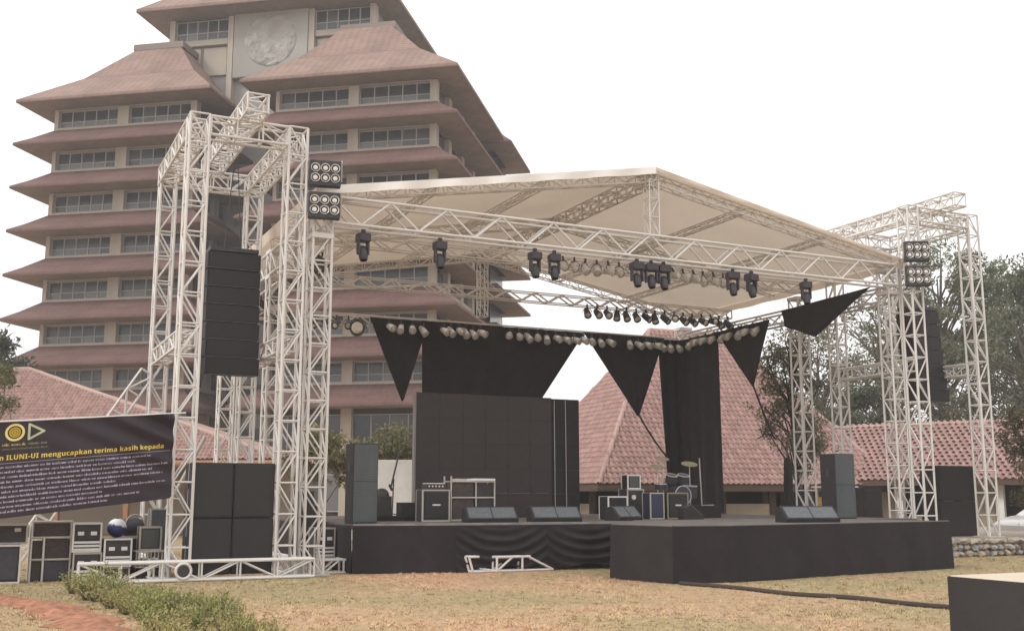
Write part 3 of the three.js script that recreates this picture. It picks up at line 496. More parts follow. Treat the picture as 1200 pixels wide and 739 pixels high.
for (let i = 0; i < 16; i++) hang(dark, 14.3 + i * 0.39, 8.12, 7.75, 'dark par can on the truss seen against the white sky', 'dark par cans under the rear of the canopy', rr(-0.6, 0.6), rr(-0.6, 0.2));
for (let i = 0; i < 7; i++) hang(dark, 4.6 + i * 0.4, 7.7, V1 - 0.34, 'dark par can on the rear truss in front of the office tower', 'dark par cans in front of the office tower', rr(-0.7, 0.7), rr(-0.4, 0.2));
for (let i = 0; i < 9; i++) hang(silver, U1 - 0.36, 7.72, 6.4 + i * 0.5, 'silver par can on the side truss above the long black curtain', 'par cans on the side truss', -1.2 + rr(-0.3, 0.3), rr(-0.5, 0.1));
for (let i = 0; i < 9; i++) hang(dark, U0 + 0.36, 7.72, 2.0 + i * 0.95, 'dark par can on the side truss next to the line array', 'dark par cans on the near side truss', 1.2 + rr(-0.4, 0.4), rr(-0.3, 0.2));
{ // big fresnel
  const f = st('spotlight', 'round black spotlight hanging where the backdrop begins', 'stage light', 7.25, 7.62, V1 - 0.55, null, -0.3);
  const l = new THREE.CylinderGeometry(0.26, 0.24, 0.42, 20); l.rotateX(Math.PI / 2); mesh('housing', l, M.darkMetal, f, [0, -0.35, 0]); const ln = new THREE.SphereGeometry(0.2, 16, 8); ln.scale(1, 1, 0.35); mesh('lens', ln, M.lens, f, [0, -0.35, 0.22]); mesh('yoke', new THREE.TorusGeometry(0.3, 0.02, 6, 16, Math.PI), M.darkMetal, f, [0, -0.33, 0]);
}
// moving heads under the front truss
function mover(u, y, label, group, w = 0.3) {
  const g = st('moving_head', label, 'stage light', u, y, V0, group, rr(-0.3, 0.3));
  mesh('base', rbox(w, 0.2, 0.28, 0.03), M.purpleBlack, g, [0, -0.1, 0]);
  for (const s of [-1, 1]) mesh('yoke_arm', rbox(0.05, 0.34, 0.14, 0.02), M.purpleBlack, g, [s * (w / 2 - 0.03), -0.34, 0]);
  const l = new THREE.LatheGeometry([[0, -0.16], [0.08, -0.15], [0.11, -0.05], [0.11, 0.1], [0.09, 0.2], [0.07, 0.2]].map(p => new THREE.Vector2(...p)), 14); mesh('head', l, M.darkMetal, g, [0, -0.46, 0], [Math.PI - 0.25, 0, 0]);
  mesh('clamp', bxAt(0.08, 0.12, 0.08, 0, 0.04, 0), M.darkMetal, g);
}
for (const u of [3.97, 5.93, 8.54, 9.1]) mover(u, 7.86, 'black moving head light hanging under the front truss between the roof post and the cluster', 'moving heads on the front truss');
for (const u of [11.6, 12.05, 12.45]) mover(u, 7.88, 'black moving head in the tight cluster under the roof peak', 'moving heads in the cluster', 0.36);
for (const u of [14.75, 15.4]) mover(u, 7.9, 'black moving head in the pair between the cluster and the draped cloth', 'pair of moving heads', 0.36);
mover(17.36, 7.85, 'single black moving head above the hanging draped cloth', null, 0.3);

// ---------------------------------------------------------------- black cloths
const wp = (u, y, v) => V(...W(u, y, v));
function cloth(name, label, c, nx, ny, fold, group) { // geometry is kept in a frame at the cloth's first corner
  const o = c[0].clone(); const g = clothGeo(c.map(p => p.clone().sub(o)), nx, ny, fold); const m = mesh(numbered(name), g, M.black, scene); m.position.copy(o); tag(m, label, 'cloth', group); return m;
}
const vr = V1 - 0.26;
cloth('black_cloth', 'small black cloth triangle pointing down next to the screen and office tower', [wp(7.75, 7.74, vr - 0.06), wp(9.9, 7.74, vr - 0.06), wp(8.98, 4.92, vr - 0.15), wp(8.9, 4.92, vr - 0.15)], 24, 24, folds(0.05, 12, 1));
cloth('black_cloth', 'wide black backdrop cloth hanging above and behind the black screen', [wp(9.68, 7.76, vr), wp(16.2, 7.76, vr), wp(13.55, 4.1, vr), wp(9.72, 4.1, vr)], 50, 20, folds(0.07, 26, 2));
cloth('black_cloth', 'black cloth triangle pointing down between the screen and the long curtain', [wp(16.1, 7.76, vr - 0.05), wp(19.7, 7.76, vr - 0.05), wp(18.44, 4.72, vr - 0.1), wp(18.34, 4.72, vr - 0.1)], 30, 24, folds(0.06, 14, 3));
{ // long curtain wrapping the back corner
  const path = [[19.4, 11.2], [19.9, 11.22], [20.3, 11.16], [20.42, 10.8], [20.4, 10.1], [20.43, 9.4], [20.42, 8.7]], cv = new THREE.CatmullRomCurve3(path.map(([u, v]) => wp(u, 0, v)));
  const g = new THREE.PlaneGeometry(1, 1, 70, 24), p = g.attributes.position, o = V(...W(20.4, 0, 10.5));
  for (let i = 0; i < p.count; i++) { const a = p.getX(i) + 0.5, b = 0.5 - p.getY(i), gath = 0.12 * b * (1 - a), q = cv.getPoint(Math.min(1, Math.max(0, gath + a * (1 - gath)))), t = cv.getTangent(a), k = 0.07 * (0.3 + 0.7 * b) * (Math.sin(a * 34 + b * 0.8) + fbm(a * 8, b * 2, 64, 3) - 0.5); p.setXYZ(i, q.x - o.x - t.z * k, 7.72 - b * 6.56, q.z - o.z + t.x * k); g.attributes.uv.setXY(i, a * 4, b * 6.5); }
  g.computeVertexNormals(); const m = mesh('black_curtain', g, M.black, scene); m.position.copy(o); tag(m, 'long black curtain hanging down to the stage at the back corner', 'curtain');
}
cloth('black_cloth', 'black cloth triangle pointing down beside the long curtain and the conifer', [wp(20.43, 7.74, 8.85), wp(20.43, 7.76, 5.75), wp(20.5, 5.54, 6.86), wp(20.5, 5.54, 6.96)], 26, 22, folds(0.05, 12, 4));
cloth('black_cloth', 'loose black cloth slung sideways under the far end of the front truss', [wp(20.24, 7.92, 4.95), wp(20.24, 8.02, 0.7), wp(20.28, 6.82, 3.35), wp(20.28, 7.38, 4.88)], 30, 18, folds(0.06, 10, 5));
function rope(label, a, b, sag, group) { const m = a.clone().add(b).multiplyScalar(0.5); m.y -= sag; const o = a.clone(), cv = new THREE.QuadraticBezierCurve3(V(0, 0, 0), m.sub(o), b.clone().sub(o)); const r = mesh(numbered('rope'), new THREE.TubeGeometry(cv, 14, 0.035, 5), M.black, scene); r.position.copy(o); tag(r, label, 'rope', group); }
rope('dark rope from the cloth triangle down to the drum kit', wp(18.4, 4.78, 11.1), wp(19.7, 3.0, 10.9), 0.25);
rope('dark rope from the cloth triangle down beside the conifer', wp(20.5, 5.6, 6.9), wp(20.6, 3.7, 6.0), 0.1);

// ---------------------------------------------------------------- stage decks
{
  const S = st('main_stage', 'main stage deck with black skirt and swagged black drape', 'stage', 0, 0, 0);
  const outline = [[3.84, -0.25], [6.1, 0.3], [10.6, 0.6], [20.2, 0.6], [20.2, -10.6], [3.84, -10.6]];
  mesh('deck', prism(outline, 0.98, 1.105), M.deck, S);
  for (let i = 0; i < 6; i++) for (const z of [-0.4, -5, -10]) mesh('leg', bxAt(0.06, 0.98, 0.06, 4.2 + i * 3.1, 0.49, z + (z > -1 ? 0.15 : 0)), M.trussGrey, S);
  mesh('edge_trim', clothGeo([V(3.84, 1.11, -0.22), V(6.1, 1.11, 0.33), V(6.1, 1.06, 0.335), V(3.84, 1.06, -0.215)], 2, 1, () => 0), M.trim, S);
  mesh('edge_trim', clothGeo([V(6.1, 1.11, 0.33), V(10.6, 1.11, 0.63), V(10.6, 1.06, 0.635), V(6.1, 1.06, 0.335)], 2, 1, () => 0), M.trim, S);
  mesh('skirt_cloth', clothGeo([V(3.82, 1.06, -0.2), V(6.12, 1.06, 0.36), V(6.14, 0.01, 0.42), V(3.82, 0.01, -0.14)], 40, 12, folds(0.02, 14, 6)), M.black, S);
  const swag = (a, b) => { const s = a * 2 % 1, q = (s - 0.5) * (s - 0.5) * 4; return -0.05 * Math.sin((b * 1.0 + (q - 1) * 0.42) * 26) * Math.min(1, b * 3) * (1 - 0.5 * q) + 0.03 * Math.sin(a * 30); };
  const sg = clothGeo([V(6.1, 1.06, 0.38), V(10.62, 1.06, 0.68), V(10.62, 0.02, 0.74), V(6.1, 0.02, 0.44)], 90, 40, swag), sp = sg.attributes.position;
  for (let i = 0; i < sp.count; i++) { const b = 1 - sp.getY(i) / 1.06, a = (sp.getX(i) - 6.1) / 4.5, lift = Math.max(0, Math.sin(a * Math.PI * 2) ** 2) * 0.12; sp.setY(i, sp.getY(i) + lift * b * b); }
  sg.computeVertexNormals(); mesh('swag_cloth', sg, M.black, S);
  mesh('side_cloth', clothGeo([V(3.8, 1.06, -10.6), V(3.8, 1.06, -0.2), V(3.8, 0.02, -0.2), V(3.8, 0.02, -10.6)], 40, 4, folds(0.02, 40, 2)), M.black, S);
  mesh('side_cloth', clothGeo([V(20.24, 1.06, 0.6), V(20.24, 1.06, -10.6), V(20.24, 0.02, -10.6), V(20.24, 0.02, 0.6)], 40, 4, folds(0.02, 40, 2)), M.black, S);
}
{
  const S = st('thrust_stage', 'dark cloth covered front stage with cut corner, on the lawn', 'stage', 0, 0, 0);
  const o = [[8.36, 3.56], [8.74, 5.28], [10.11, 5.47], [17.5, 4.2], [17.5, -0.05], [11.2, -0.05]];
  mesh('deck', prism(o, 0.95, 1.125), M.deck, S);
  const nrm = o.map((p, i) => { const q = o[(i + 1) % 6], l = Math.hypot(q[0] - p[0], q[1] - p[1]); return [-(q[1] - p[1]) / l, (q[0] - p[0]) / l]; });
  const off = (i, e) => { const a = nrm[(i + 5) % 6], b = nrm[i], x = a[0] + b[0], z = a[1] + b[1], k = e * 2 / (x * x + z * z); return [o[i][0] + x * k, o[i][1] + z * k]; };
  [[0, 1, M.black, 30], [1, 2, M.black, 30], [2, 3, M.black, 90], [3, 4, M.black, 40], [5, 0, M.black, 40]].forEach(([i, j, mat, n], q) => {
    const a = off(i, 0.03), b = off(j, 0.03), c = off(j, 0.055), d = off(i, 0.055), l = Math.hypot(b[0] - a[0], b[1] - a[1]), fo = folds(0.032, l * 5, q + 1);
    mesh('skirt_cloth', clothGeo([V(a[0], 1.12, a[1]), V(b[0], 1.12, b[1]), V(c[0], 0.005, c[1]), V(d[0], 0.005, d[1])], n, 12, (s, t) => fo(s, t) * Math.min(1, s * 12, (1 - s) * 12)), mat, S);
  });
  for (const [i, j] of [[0, 1], [1, 2], [2, 3]]) { const [a, b] = o[i], [c, d] = o[j]; mesh('edge_trim', new THREE.TubeGeometry(new THREE.LineCurve3(V(a, 1.12, b), V(c, 1.12, d)), 1, 0.022, 6), M.deck, S); }
  for (const [x, z] of [[9, 4.6], [13, 4.3], [17, 3.8], [9.4, 3], [13, 0.4], [17, 0.4]]) mesh('leg', bxAt(0.06, 0.95, 0.06, x, 0.475, z), M.trussGrey, S);
}
{ // black screen wall
  const S = st('screen_wall', 'large brownish black screen wall standing on the stage', 'screen', 7.12, 1.105, 5);
  const cw = 4.3 / 6, g = rbox(cw - 0.002, 0.7, 0.12, 0.003), g2 = rbox(0.466, 0.698, 0.12, 0.003);
  for (let i = 0; i < 6; i++) for (let j = 0; j < 5; j++) mesh('panel', g, M.led, S, [cw * (i + 0.5), 0.36 + j * 0.7015, 0]);
  for (let i = 0; i < 2; i++) for (let j = 0; j < 5; j++) mesh('panel', g2, M.gap, S, [4.56 + i * 0.475, 0.34 + j * 0.702, -0.05]);
  for (const x of [4.42, 4.80]) bar('cable', V(x, 0.1, 0.05), V(x - 0.02, 3.45, 0.05), 0.012, M.trussGrey, S);
  mesh('edge_strip', bxAt(0.05, 3.5, 0.14, -0.03, 1.75, 0), M.trim, S);
  for (let i = 0; i < 4; i++) bar('rear_brace', V(0.6 + i * 1.4, 0, -1.2), V(0.6 + i * 1.4, 2.8, -0.1), 0.03, M.trussGrey, S);
}

// ---------------------------------------------------------------- gear on the stage
function column(label, u, v, y, w, h) {
  const c = st('column_speaker', label, 'loudspeaker', u, y, v);
  mesh('cabinet', rbox(w, h, 0.6, 0.02), M.speaker, c, [0, h / 2, 0]); mesh('front_grille', rbox(w - 0.03, h - 0.05, 0.03), M.greyGrille, c, [0, h / 2, 0.3]);
  mesh('seam', bxAt(w - 0.02, 0.012, 0.03, 0, h * 0.52, 0.305), M.gap, c); mesh('handle', bxAt(0.02, 0.2, 0.1, -w / 2, h * 0.7, 0), M.darkMetal, c);
}
column('tall grey column speaker beside the roof post at the end of the stage', 4.16, 0.65, 1.105, 0.6, 1.82);
column('tall grey column speaker near the conifer and terrace subwoofers', 17.32, -0.62, 1.125, 0.68, 1.74);
function wedge(label, u, v, y, w, mat, group, turn = 0) {
  const g = st('wedge_monitor', label, 'loudspeaker', u, y, v, group, turn);
  const s = new THREE.Shape([[-0.25, 0], [0.27, 0], [0.29, 0.08], [-0.02, 0.36], [-0.25, 0.3]].map(p => new THREE.Vector2(...p))), e = new THREE.ExtrudeGeometry(s, { depth: w, bevelEnabled: true, bevelSize: 0.012, bevelThickness: 0.012, bevelSegments: 1 });
  e.translate(0, 0, -w / 2); e.rotateY(-Math.PI / 2); mesh('cabinet', e, M.speaker, g);
  const m = mesh('front_grille', rbox(w - 0.08, 0.36, 0.02), mat, g, [0, 0.225, 0.15], [-0.835, 0, 0]);
  mesh('divider', bxAt(0.02, 0.36, 0.03, 0, 0, 0), M.gap, m);
}
wedge('grey floor monitor wedge in front of the equipment rack on the main stage', 7.3, 0.35, 1.105, 1.25, M.wedgeGrille, null, -0.15);
wedge('grey floor monitor wedge in front of the black screen, near the front stage', 9.05, 0.35, 1.105, 1.25, M.wedgeGrille, null, -0.15);
wedge('small grey floor monitor wedge behind the cut corner of the front stage', 11.2, 0.6, 1.105, 0.8, M.wedgeGrille, null, 0.2);
wedge('yellowish grey monitor wedge turned sideways before the long curtain', 13.35, 0.7, 1.105, 0.6, M.yellowed, null, 1.2);
wedge('large blue grey monitor wedge on the front edge of the front stage', 13.55, -3.7, 1.125, 1.35, M.wedgeGrille, null, -0.2);

function framed(name, label, cat, u, y, v, w, h, d, body, edge, front, group, turn = 0) {
  const g = st(name, label, cat, u, y, v, group, turn), f = [], t = 0.035;
  mesh('body', rbox(w - 0.02, h - 0.02, d - 0.02), body, g, [0, h / 2, 0]);
  for (const sx of [-1, 1]) { f.push(bxAt(t, h, t, sx * (w - t) / 2, h / 2, (d - t) / 2), bxAt(t, h, t, sx * (w - t) / 2, h / 2, -(d - t) / 2)); }
  for (const yy of [t / 2, h - t / 2]) for (const sz of [-1, 1]) f.push(bxAt(w - 2 * t, t, t, 0, yy, sz * (d - t) / 2));
  mesh('edge_frame', mergeGeometries(f), edge, g);
  if (front) front(g, w, h, d);
  return g;
}
const panel = (mat, k = 0.8) => (g, w, h, d) => mesh('front_panel', rbox(w * k, h * k, 0.02), mat, g, [0, h / 2, d / 2 + 0.004]);
const badge = (g, w, h, d) => { panel(M.grille)(g, w, h, d); mesh('badge', bxAt(w * 0.28, 0.035, 0.01, 0, h * 0.52, d / 2 + 0.02), M.white, g); };
framed('amplifier', 'guitar amplifier with pale frame and white badge beside the black screen', 'amplifier', 6.4, 1.105, 1.8, 0.74, 0.78, 0.45, M.caseBlack, M.trussGrey, badge);
{ const h = st('stacked_amplifier', 'small pale topped amplifier head on the guitar amplifier', 'amplifier', 6.42, 1.885, 1.8); mesh('body', rbox(0.55, 0.14, 0.28), M.caseBrown, h, [0, 0.07, 0]); mesh('lid', bxAt(0.5, 0.02, 0.25, 0, 0.151, 0), M.white, h); for (let i = 0; i < 5; i++) mesh('knob', new THREE.CylinderGeometry(0.018, 0.018, 0.02, 8), M.white, h, [-0.18 + i * 0.09, 0.08, 0.15], [Math.PI / 2, 0, 0]); }
{
  const r = st('equipment_rack', 'pale tube frame rack holding dark units before the black screen', 'rack', 6.85, 1.105, 1.7);
  const b = (a, c) => bar('tube', V(...a), V(...c), 0.022, M.trussGrey, r);
  for (const x of [0, 0.68, 1.2]) for (const z of [0, -0.45]) b([x, 0, z], [x, x === 0 ? 1.12 : 1.0, z]);
  for (const y of [0.02, 0.58, 0.98]) { b([0, y, 0], [1.2, y, 0]); b([0, y, -0.45], [1.2, y, -0.45]); }
  mesh('unit', rbox(0.58, 0.5, 0.4), M.caseBrown, r, [0.34, 0.3, -0.22]); mesh('unit', rbox(0.58, 0.36, 0.4), M.caseBrown, r, [0.34, 0.78, -0.22]); mesh('unit', rbox(0.46, 0.9, 0.36), M.caseBlack, r, [0.94, 0.47, -0.24]);
  mesh('shelf', rbox(0.62, 0.06, 0.5), M.white, r, [0.9, 1.03, -0.22]); mesh('mixer', rbox(0.32, 0.07, 0.3), M.trussGrey, r, [0.3, 1.02, -0.22]);
}
framed('flight_case', 'open flight case with pale frame on the stage behind the small wedge', 'flight case', 11.75, 1.105, 2.0, 0.62, 0.62, 0.5, M.caseBlack, M.white, panel(M.gap, 0.78));
framed('equipment_case', 'dark case carrying the small white framed monitor', 'flight case', 12.95, 1.105, 3.0, 0.56, 0.82, 0.5, M.caseBrown, M.trussGrey, (g, w, h, d) => { panel(M.caseBlack)(g, w, h, d); mesh('dial', new THREE.CylinderGeometry(0.07, 0.07, 0.02, 14), M.white, g, [-0.08, h * 0.72, d / 2 + 0.02], [Math.PI / 2, 0, 0]); });
framed('small_monitor', 'small white framed monitor on top of the dark case', 'monitor', 12.95, 1.926, 3.0, 0.44, 0.4, 0.35, M.caseBlack, M.white, panel(M.screen, 0.72));
framed('speaker_cabinet', 'navy blue fronted amplifier cabinet beside the drum kit', 'amplifier', 12.97, 1.105, 1.9, 0.46, 0.72, 0.42, M.blueCab, M.trussGrey, panel(M.blueCab));
framed('speaker_cabinet', 'black amplifier cabinet with white badge before the drum kit', 'amplifier', 13.65, 1.105, 1.9, 0.7, 0.72, 0.42, M.caseBlack, M.yellowed, badge);
{ // drum kit
  const d = st('drum_kit', 'dark drum kit with cymbals in front of the long curtain', 'drum kit', 14.85, 1.105, 3.5);
  const drum = (r, h, x, y, z, rx, m = M.purpleBlack) => { const k = mesh('drum', new THREE.CylinderGeometry(r, r, h, 20), m, d, [x, y, z], [rx, 0, 0]); mesh('drum_head', new THREE.CylinderGeometry(r * 0.96, r * 0.96, h + 0.012, 20), M.purpleBlack, k); const t = new THREE.TorusGeometry(r, 0.015, 6, 20); t.rotateX(Math.PI / 2); mesh('hoop', t, M.alu, k, [0, h / 2, 0]); };
  mesh('riser', rbox(2.0, 0.35, 1.6), M.black, d, [0, 0.175, 0]);
  drum(0.28, 0.45, 0, 0.64, 0.1, Math.PI / 2); drum(0.17, 0.24, -0.22, 1.12, 0.05, 0.3); drum(0.17, 0.24, 0.2, 1.12, 0.05, 0.3); drum(0.2, 0.35, 0.55, 0.75, -0.1, 0.1); drum(0.18, 0.15, -0.5, 0.9, -0.1, 0.05);
  for (const [x, y, z, r] of [[-0.6, 1.5, -0.1, 0.23], [0.55, 1.6, -0.1, 0.25], [-0.2, 1.75, -0.4, 0.2]]) { bar('stand', V(x, 0.35, z), V(x, y, z), 0.014, M.alu, d); mesh('cymbal', new THREE.ConeGeometry(r, 0.05, 20), M.yellowed, d, [x, y, z], [0.35, 0, 0.1]); }
  bar('stand', V(0.75, 0.35, 0.2), V(0.7, 1.75, 0.2), 0.02, M.trussGrey, d); bar('stand', V(0.75, 0.35, 0.2), V(1.05, 0.36, 0.4), 0.02, M.trussGrey, d);
}
{ // keyboard with stand and a microphone stand near the near column
  const k = st('keyboard_riser', 'low black riser with dark boxes beside the near grey column speaker', 'riser', 5.85, 1.105, 3.0);
  mesh('platform', rbox(1.3, 0.12, 0.9), M.black, k, [0, 0.06, 0]); mesh('box', rbox(0.42, 0.5, 0.4), M.caseBlack, k, [-0.38, 0.37, 0]); mesh('box', rbox(0.5, 0.34, 0.4), M.caseBlack, k, [0.34, 0.29, 0]); mesh('saddle_cover', new THREE.SphereGeometry(0.2, 14, 8, 0, 6.3, 0, 1.6), M.caseBlack, k, [-0.38, 0.62, 0]);
  const s = st('microphone_stand', 'black boom microphone stand against the bright white panel', 'microphone stand', 5.85, 1.225, 3.25);
  bar('pole', V(0, 0, 0), V(0.03, 0.95, 0), 0.018, M.darkMetal, s); bar('boom', V(-0.05, 0.7, 0), V(0.22, 1.85, 0), 0.024, M.darkMetal, s); for (let i = 0; i < 3; i++) bar('foot', V(0, 0.05, 0), V(0.3 * Math.cos(i * 2.1), 0.01, 0.3 * Math.sin(i * 2.1)), 0.014, M.darkMetal, s); mesh('microphone', new THREE.CapsuleGeometry(0.035, 0.12, 4, 8), M.darkMetal, s, [-0.05, 0.72, 0], [0, 0, 0.5]);
}
{ // mic stand on the front stage and cloth-wrapped post
  const s = st('wrapped_post', 'post wrapped in black cloth spreading at its foot beside the conifer', 'post', 18.55, 1.105, 2.9);
  const l = new THREE.LatheGeometry([[0.3, 0], [0.26, 0.1], [0.16, 0.28], [0.12, 0.5], [0.13, 1.0], [0.12, 1.5], [0.1, 1.75], [0.03, 1.8]].map(p => new THREE.Vector2(...p)), 16), p = l.attributes.position;
  for (let i = 0; i < p.count; i++) { const a = Math.atan2(p.getZ(i), p.getX(i)), k = 1 + 0.16 * Math.sin(a * 5 + p.getY(i) * 3); p.setXYZ(i, p.getX(i) * k, p.getY(i), p.getZ(i) * k); }
  l.computeVertexNormals(); mesh('cloth_wrap', l, M.black, s); bar('pole', V(0, 0, 0), V(0, 2.3, 0), 0.03, M.darkMetal, s);
}

framed('equipment_case', 'tall dark cabinet standing behind the tower by the trees', 'cabinet', 21.0, 0, 2.2, 0.7, 2.0, 0.6, M.caseBlack, M.caseBlack, panel(M.grille, 0.9));
{ const c = thing('vendor_cart', 'small yellow and red cart behind the far grey column speaker', 'cart', [13.0, 0, -44.5], 0.3); mesh('box', rbox(0.7, 0.8, 0.5), std({ map: mot(128, 0.5, 0.3, 0.06, 8, 0.3) }), c, [-0.3, 1.3, 0]); mesh('box', rbox(0.4, 0.9, 0.5), std({ map: mot(128, 0.35, 0.06, 0.05, 8, 0.3) }), c, [0.35, 1.25, 0]); mesh('bed', rbox(1.4, 0.12, 0.7), M.timber, c, [0, 0.78, 0]); for (const x of [-0.6, 0.6]) for (const z of [-0.3, 0.3]) bar('post', V(x, 0, z), V(x, 2.1, z), 0.03, M.trussGrey, c); mesh('canopy', rbox(1.6, 0.06, 0.9), M.white, c, [0, 2.1, 0]); }

// ---------------------------------------------------------------- flight cases and clutter under the banner
const handles = (g, w, h, d) => {
  mesh('front_panel', rbox(w - 0.1, h * 0.52, 0.02), M.caseBlack, g, [0, h * 0.68, d / 2 + 0.004]);
  for (const s of [-1, 1]) mesh('handle_dish', rbox(0.12, 0.075, 0.02, 0.01), M.white, g, [s * w * 0.22, h * 0.64, d / 2 + 0.02]);
  for (const k of [0.1, 0.22, 0.34]) mesh('rail', bxAt(w - 0.08, 0.045, 0.02, 0, h * k, d / 2 + 0.008), M.white, g);
};
const FL = 'flight case';
framed('flight_case', 'black flight case with two white handle dishes, lower of its stack', FL, -1.7, 0, 0.95, 0.57, 0.57, 0.6, M.caseBlack, M.trussGrey, handles);
framed('flight_case', 'black flight case with two white handle dishes, top of its stack', FL, -1.73, 0.575, 0.95, 0.57, 0.6, 0.6, M.caseBlack, M.white, handles);
framed('flight_case', 'black flight case with white handles under the blue and white ball', FL, -1.12, 0.27, 0.85, 0.56, 0.58, 0.55, M.caseBlack, M.white, handles);
framed('flight_case', 'dark plain case under the ball and white handled case', FL, -1.12, 0, 0.9, 0.54, 0.265, 0.5, M.caseBrown, M.trussGrey, null);
framed('flight_case', 'plain dark flight case with pale frame at the banner end of the row', FL, -3.3, 0, 0.85, 0.68, 0.76, 0.6, M.caseBlack, M.white, panel(M.purpleBlack, 0.8));
framed('flight_case', 'dark flight case stacked on the plain pale framed case', FL, -3.25, 0.765, 0.95, 0.78, 0.4, 0.55, M.caseBlack, M.trussGrey, (g, w, h, d) => { for (const s of [-1, 1]) mesh('handle_dish', rbox(0.12, 0.07, 0.02, 0.01), M.trussGrey, g, [s * 0.2, h * 0.7, d / 2]); });
{
  const c = st('case_trolley', 'tube frame trolley loaded with dark boxes between the flight cases', 'trolley', -2.4, 0, 1.1);
  for (const x of [-0.38, -0.14, 0.38]) for (const z of [0.3, -0.3]) bar('tube', V(x, 0, z), V(x, x === -0.14 ? 0.88 : 1.2, z), 0.024, x < 0 ? M.truss : M.trussGrey, c);
  for (const y of [0.44, 0.88, 1.2]) bar('tube', V(-0.38, y, 0.3), V(0.38, y, 0.3), 0.024, M.trussGrey, c);
  mesh('box', rbox(0.5, 0.4, 0.5), M.purpleBlack, c, [0.1, 0.21, 0]); mesh('box', rbox(0.5, 0.38, 0.5), M.caseBrown, c, [0.1, 0.65, 0]); mesh('box', rbox(0.68, 0.28, 0.5), M.caseBrown, c, [0, 1.04, 0]); mesh('box', rbox(0.2, 0.8, 0.45), M.caseBrown, c, [-0.26, 0.41, -0.02]);
}
{
  const b = st('round_ball', 'blue and white round ball lying on the flight cases', 'ball', -1.12, 1.055, 1.0);
  const g = new THREE.SphereGeometry(0.2, 24, 16), n = g.attributes.position.count, cl = []; for (let i = 0; i < n; i++) { const y = g.attributes.position.getY(i), x = g.attributes.position.getX(i); const w = y + 0.3 * x > 0.055 && y < 0.187; cl.push(...(w ? [0.75, 0.75, 0.78] : [0.03, 0.03, 0.12])); } g.setAttribute('color', new THREE.Float32BufferAttribute(cl, 3));
  mesh('shell', g, std({ vertexColors: true, roughness: 0.35 }), b); mesh('knob', new THREE.SphereGeometry(0.02, 8, 6), M.navy, b, [0, 0.2, 0]);
}
{
  const b = st('bag', 'dark bag with pale strap behind the ball', 'bag', -0.75, 0.86, 1.6); const g = new THREE.SphereGeometry(0.24, 18, 12), p = g.attributes.position; for (let i = 0; i < p.count; i++) { const k = 0.85 + 0.3 * fbm(p.getX(i) * 6 + 9, p.getY(i) * 6 + 9 + p.getZ(i) * 4, 256, 3); p.setXYZ(i, Math.sign(p.getX(i)) * Math.pow(Math.abs(p.getX(i)) / 0.24, 0.6) * 0.26 * k, p.getY(i) * k * 0.8, p.getZ(i) * k * 0.7); } g.computeVertexNormals();
  mesh('sack', g, M.purpleBlack, b, [0, 0.2, 0]); mesh('strap', new THREE.TorusGeometry(0.2, 0.015, 6, 18, 3.2), M.trussGrey, b, [0.05, 0.26, 0.06], [0, 0.3, 0]);
  const s = framed('flight_case', 'dark tall case under the dark bag', FL, -0.85, 0, 1.6, 0.5, 0.85, 0.5, M.caseBlack, M.trussGrey, null);
}
framed('speaker_box', 'grey framed box speaker next to the tower leg under the banner', 'loudspeaker', -0.45, 0.58, 1.0, 0.46, 0.5, 0.4, M.caseBrown, M.trussGrey, panel(M.screen, 0.76));
{ const g = st('wire_crate', 'pale wire crate under the grey framed box speaker', 'crate', -0.43, 0, 0.95), w = 0.64; mesh('base_block', rbox(0.5, 0.22, 0.36), M.caseBlack, g, [0, 0.11, 0]); mesh('top_board', rbox(w, 0.03, 0.46), M.trussGrey, g, [0, 0.562, 0]); mesh('bottom_board', rbox(w, 0.03, 0.46), M.trussGrey, g, [0, 0.24, 0]); for (let i = 0; i < 9; i++) bar('wire', V(-w / 2 + 0.02 + i * 0.075, 0.24, 0.22), V(-w / 2 + 0.02 + i * 0.075, 0.56, 0.22), 0.012, M.trussGrey, g); }
framed('tall_case', 'grey green upright panel case behind the tower leg under the banner', FL, -0.08, 0, 2.1, 0.5, 1.45, 0.4, M.wedgeGrille, M.trussGrey, null);
framed('flight_case', 'small dark flight case between the roof post and the stage skirt', FL, 3.5, 0.3, 1.5, 0.5, 0.7, 0.5, M.caseBlack, M.trussGrey, handles);
{ const g = st('truss_foot', 'short white truss foot beside the stage skirt and roof post', 'truss', 3.3, 0, 0.55); const b = (a, c) => bar('tube', V(...a), V(...c), 0.025, M.truss, g); for (const z of [0, -0.35, -1.1]) { b([-0.1, 0.02, z], [0.5, 0.02, z]); b([-0.1, 0.3, z], [0.55, 0.3, z]); b([0.45, 0.02, z], [0.45, 0.3, z]); b([0, 0.02, z], [0.35, 0.3, z]); b([-0.1, 0.02, z], [-0.1, 0.3, z]); } b([-0.1, 0.3, 0], [-0.1, 0.3, -1.1]); b([0.5, 0.3, 0], [0.5, 0.3, -1.1]); }
{ const g = st('truss_foot', 'white truss outrigger lying on the lawn before the swagged drape', 'truss', 6.25, 0, -0.7); const b = (a, c) => bar('tube', V(...a), V(...c), 0.028, M.truss, g); for (const z of [0, -0.22]) { b([0.15, 0.03, z], [2.2, 0.03, z]); b([0.75, 0.34, z], [1.6, 0.34, z]); b([0.15, 0.03, z], [0.05, 0.36, z]); b([0.4, 0.08, z], [0.75, 0.03, z]); b([0.75, 0.03, z], [1.15, 0.34, z]); b([0.75, 0.03, z], [0.75, 0.34, z]); b([1.4, 0.03, z], [1.4, 0.34, z]); b([1.55, 0.34, z], [2.2, 0.03, z]); b([0.05, 0.36, z], [0.3, 0.36, z]); } for (const [x, y] of [[0.15, 0.03], [2.2, 0.03], [0.75, 0.34], [1.6, 0.34]]) b([x, y, 0], [x, y, -0.22]); }
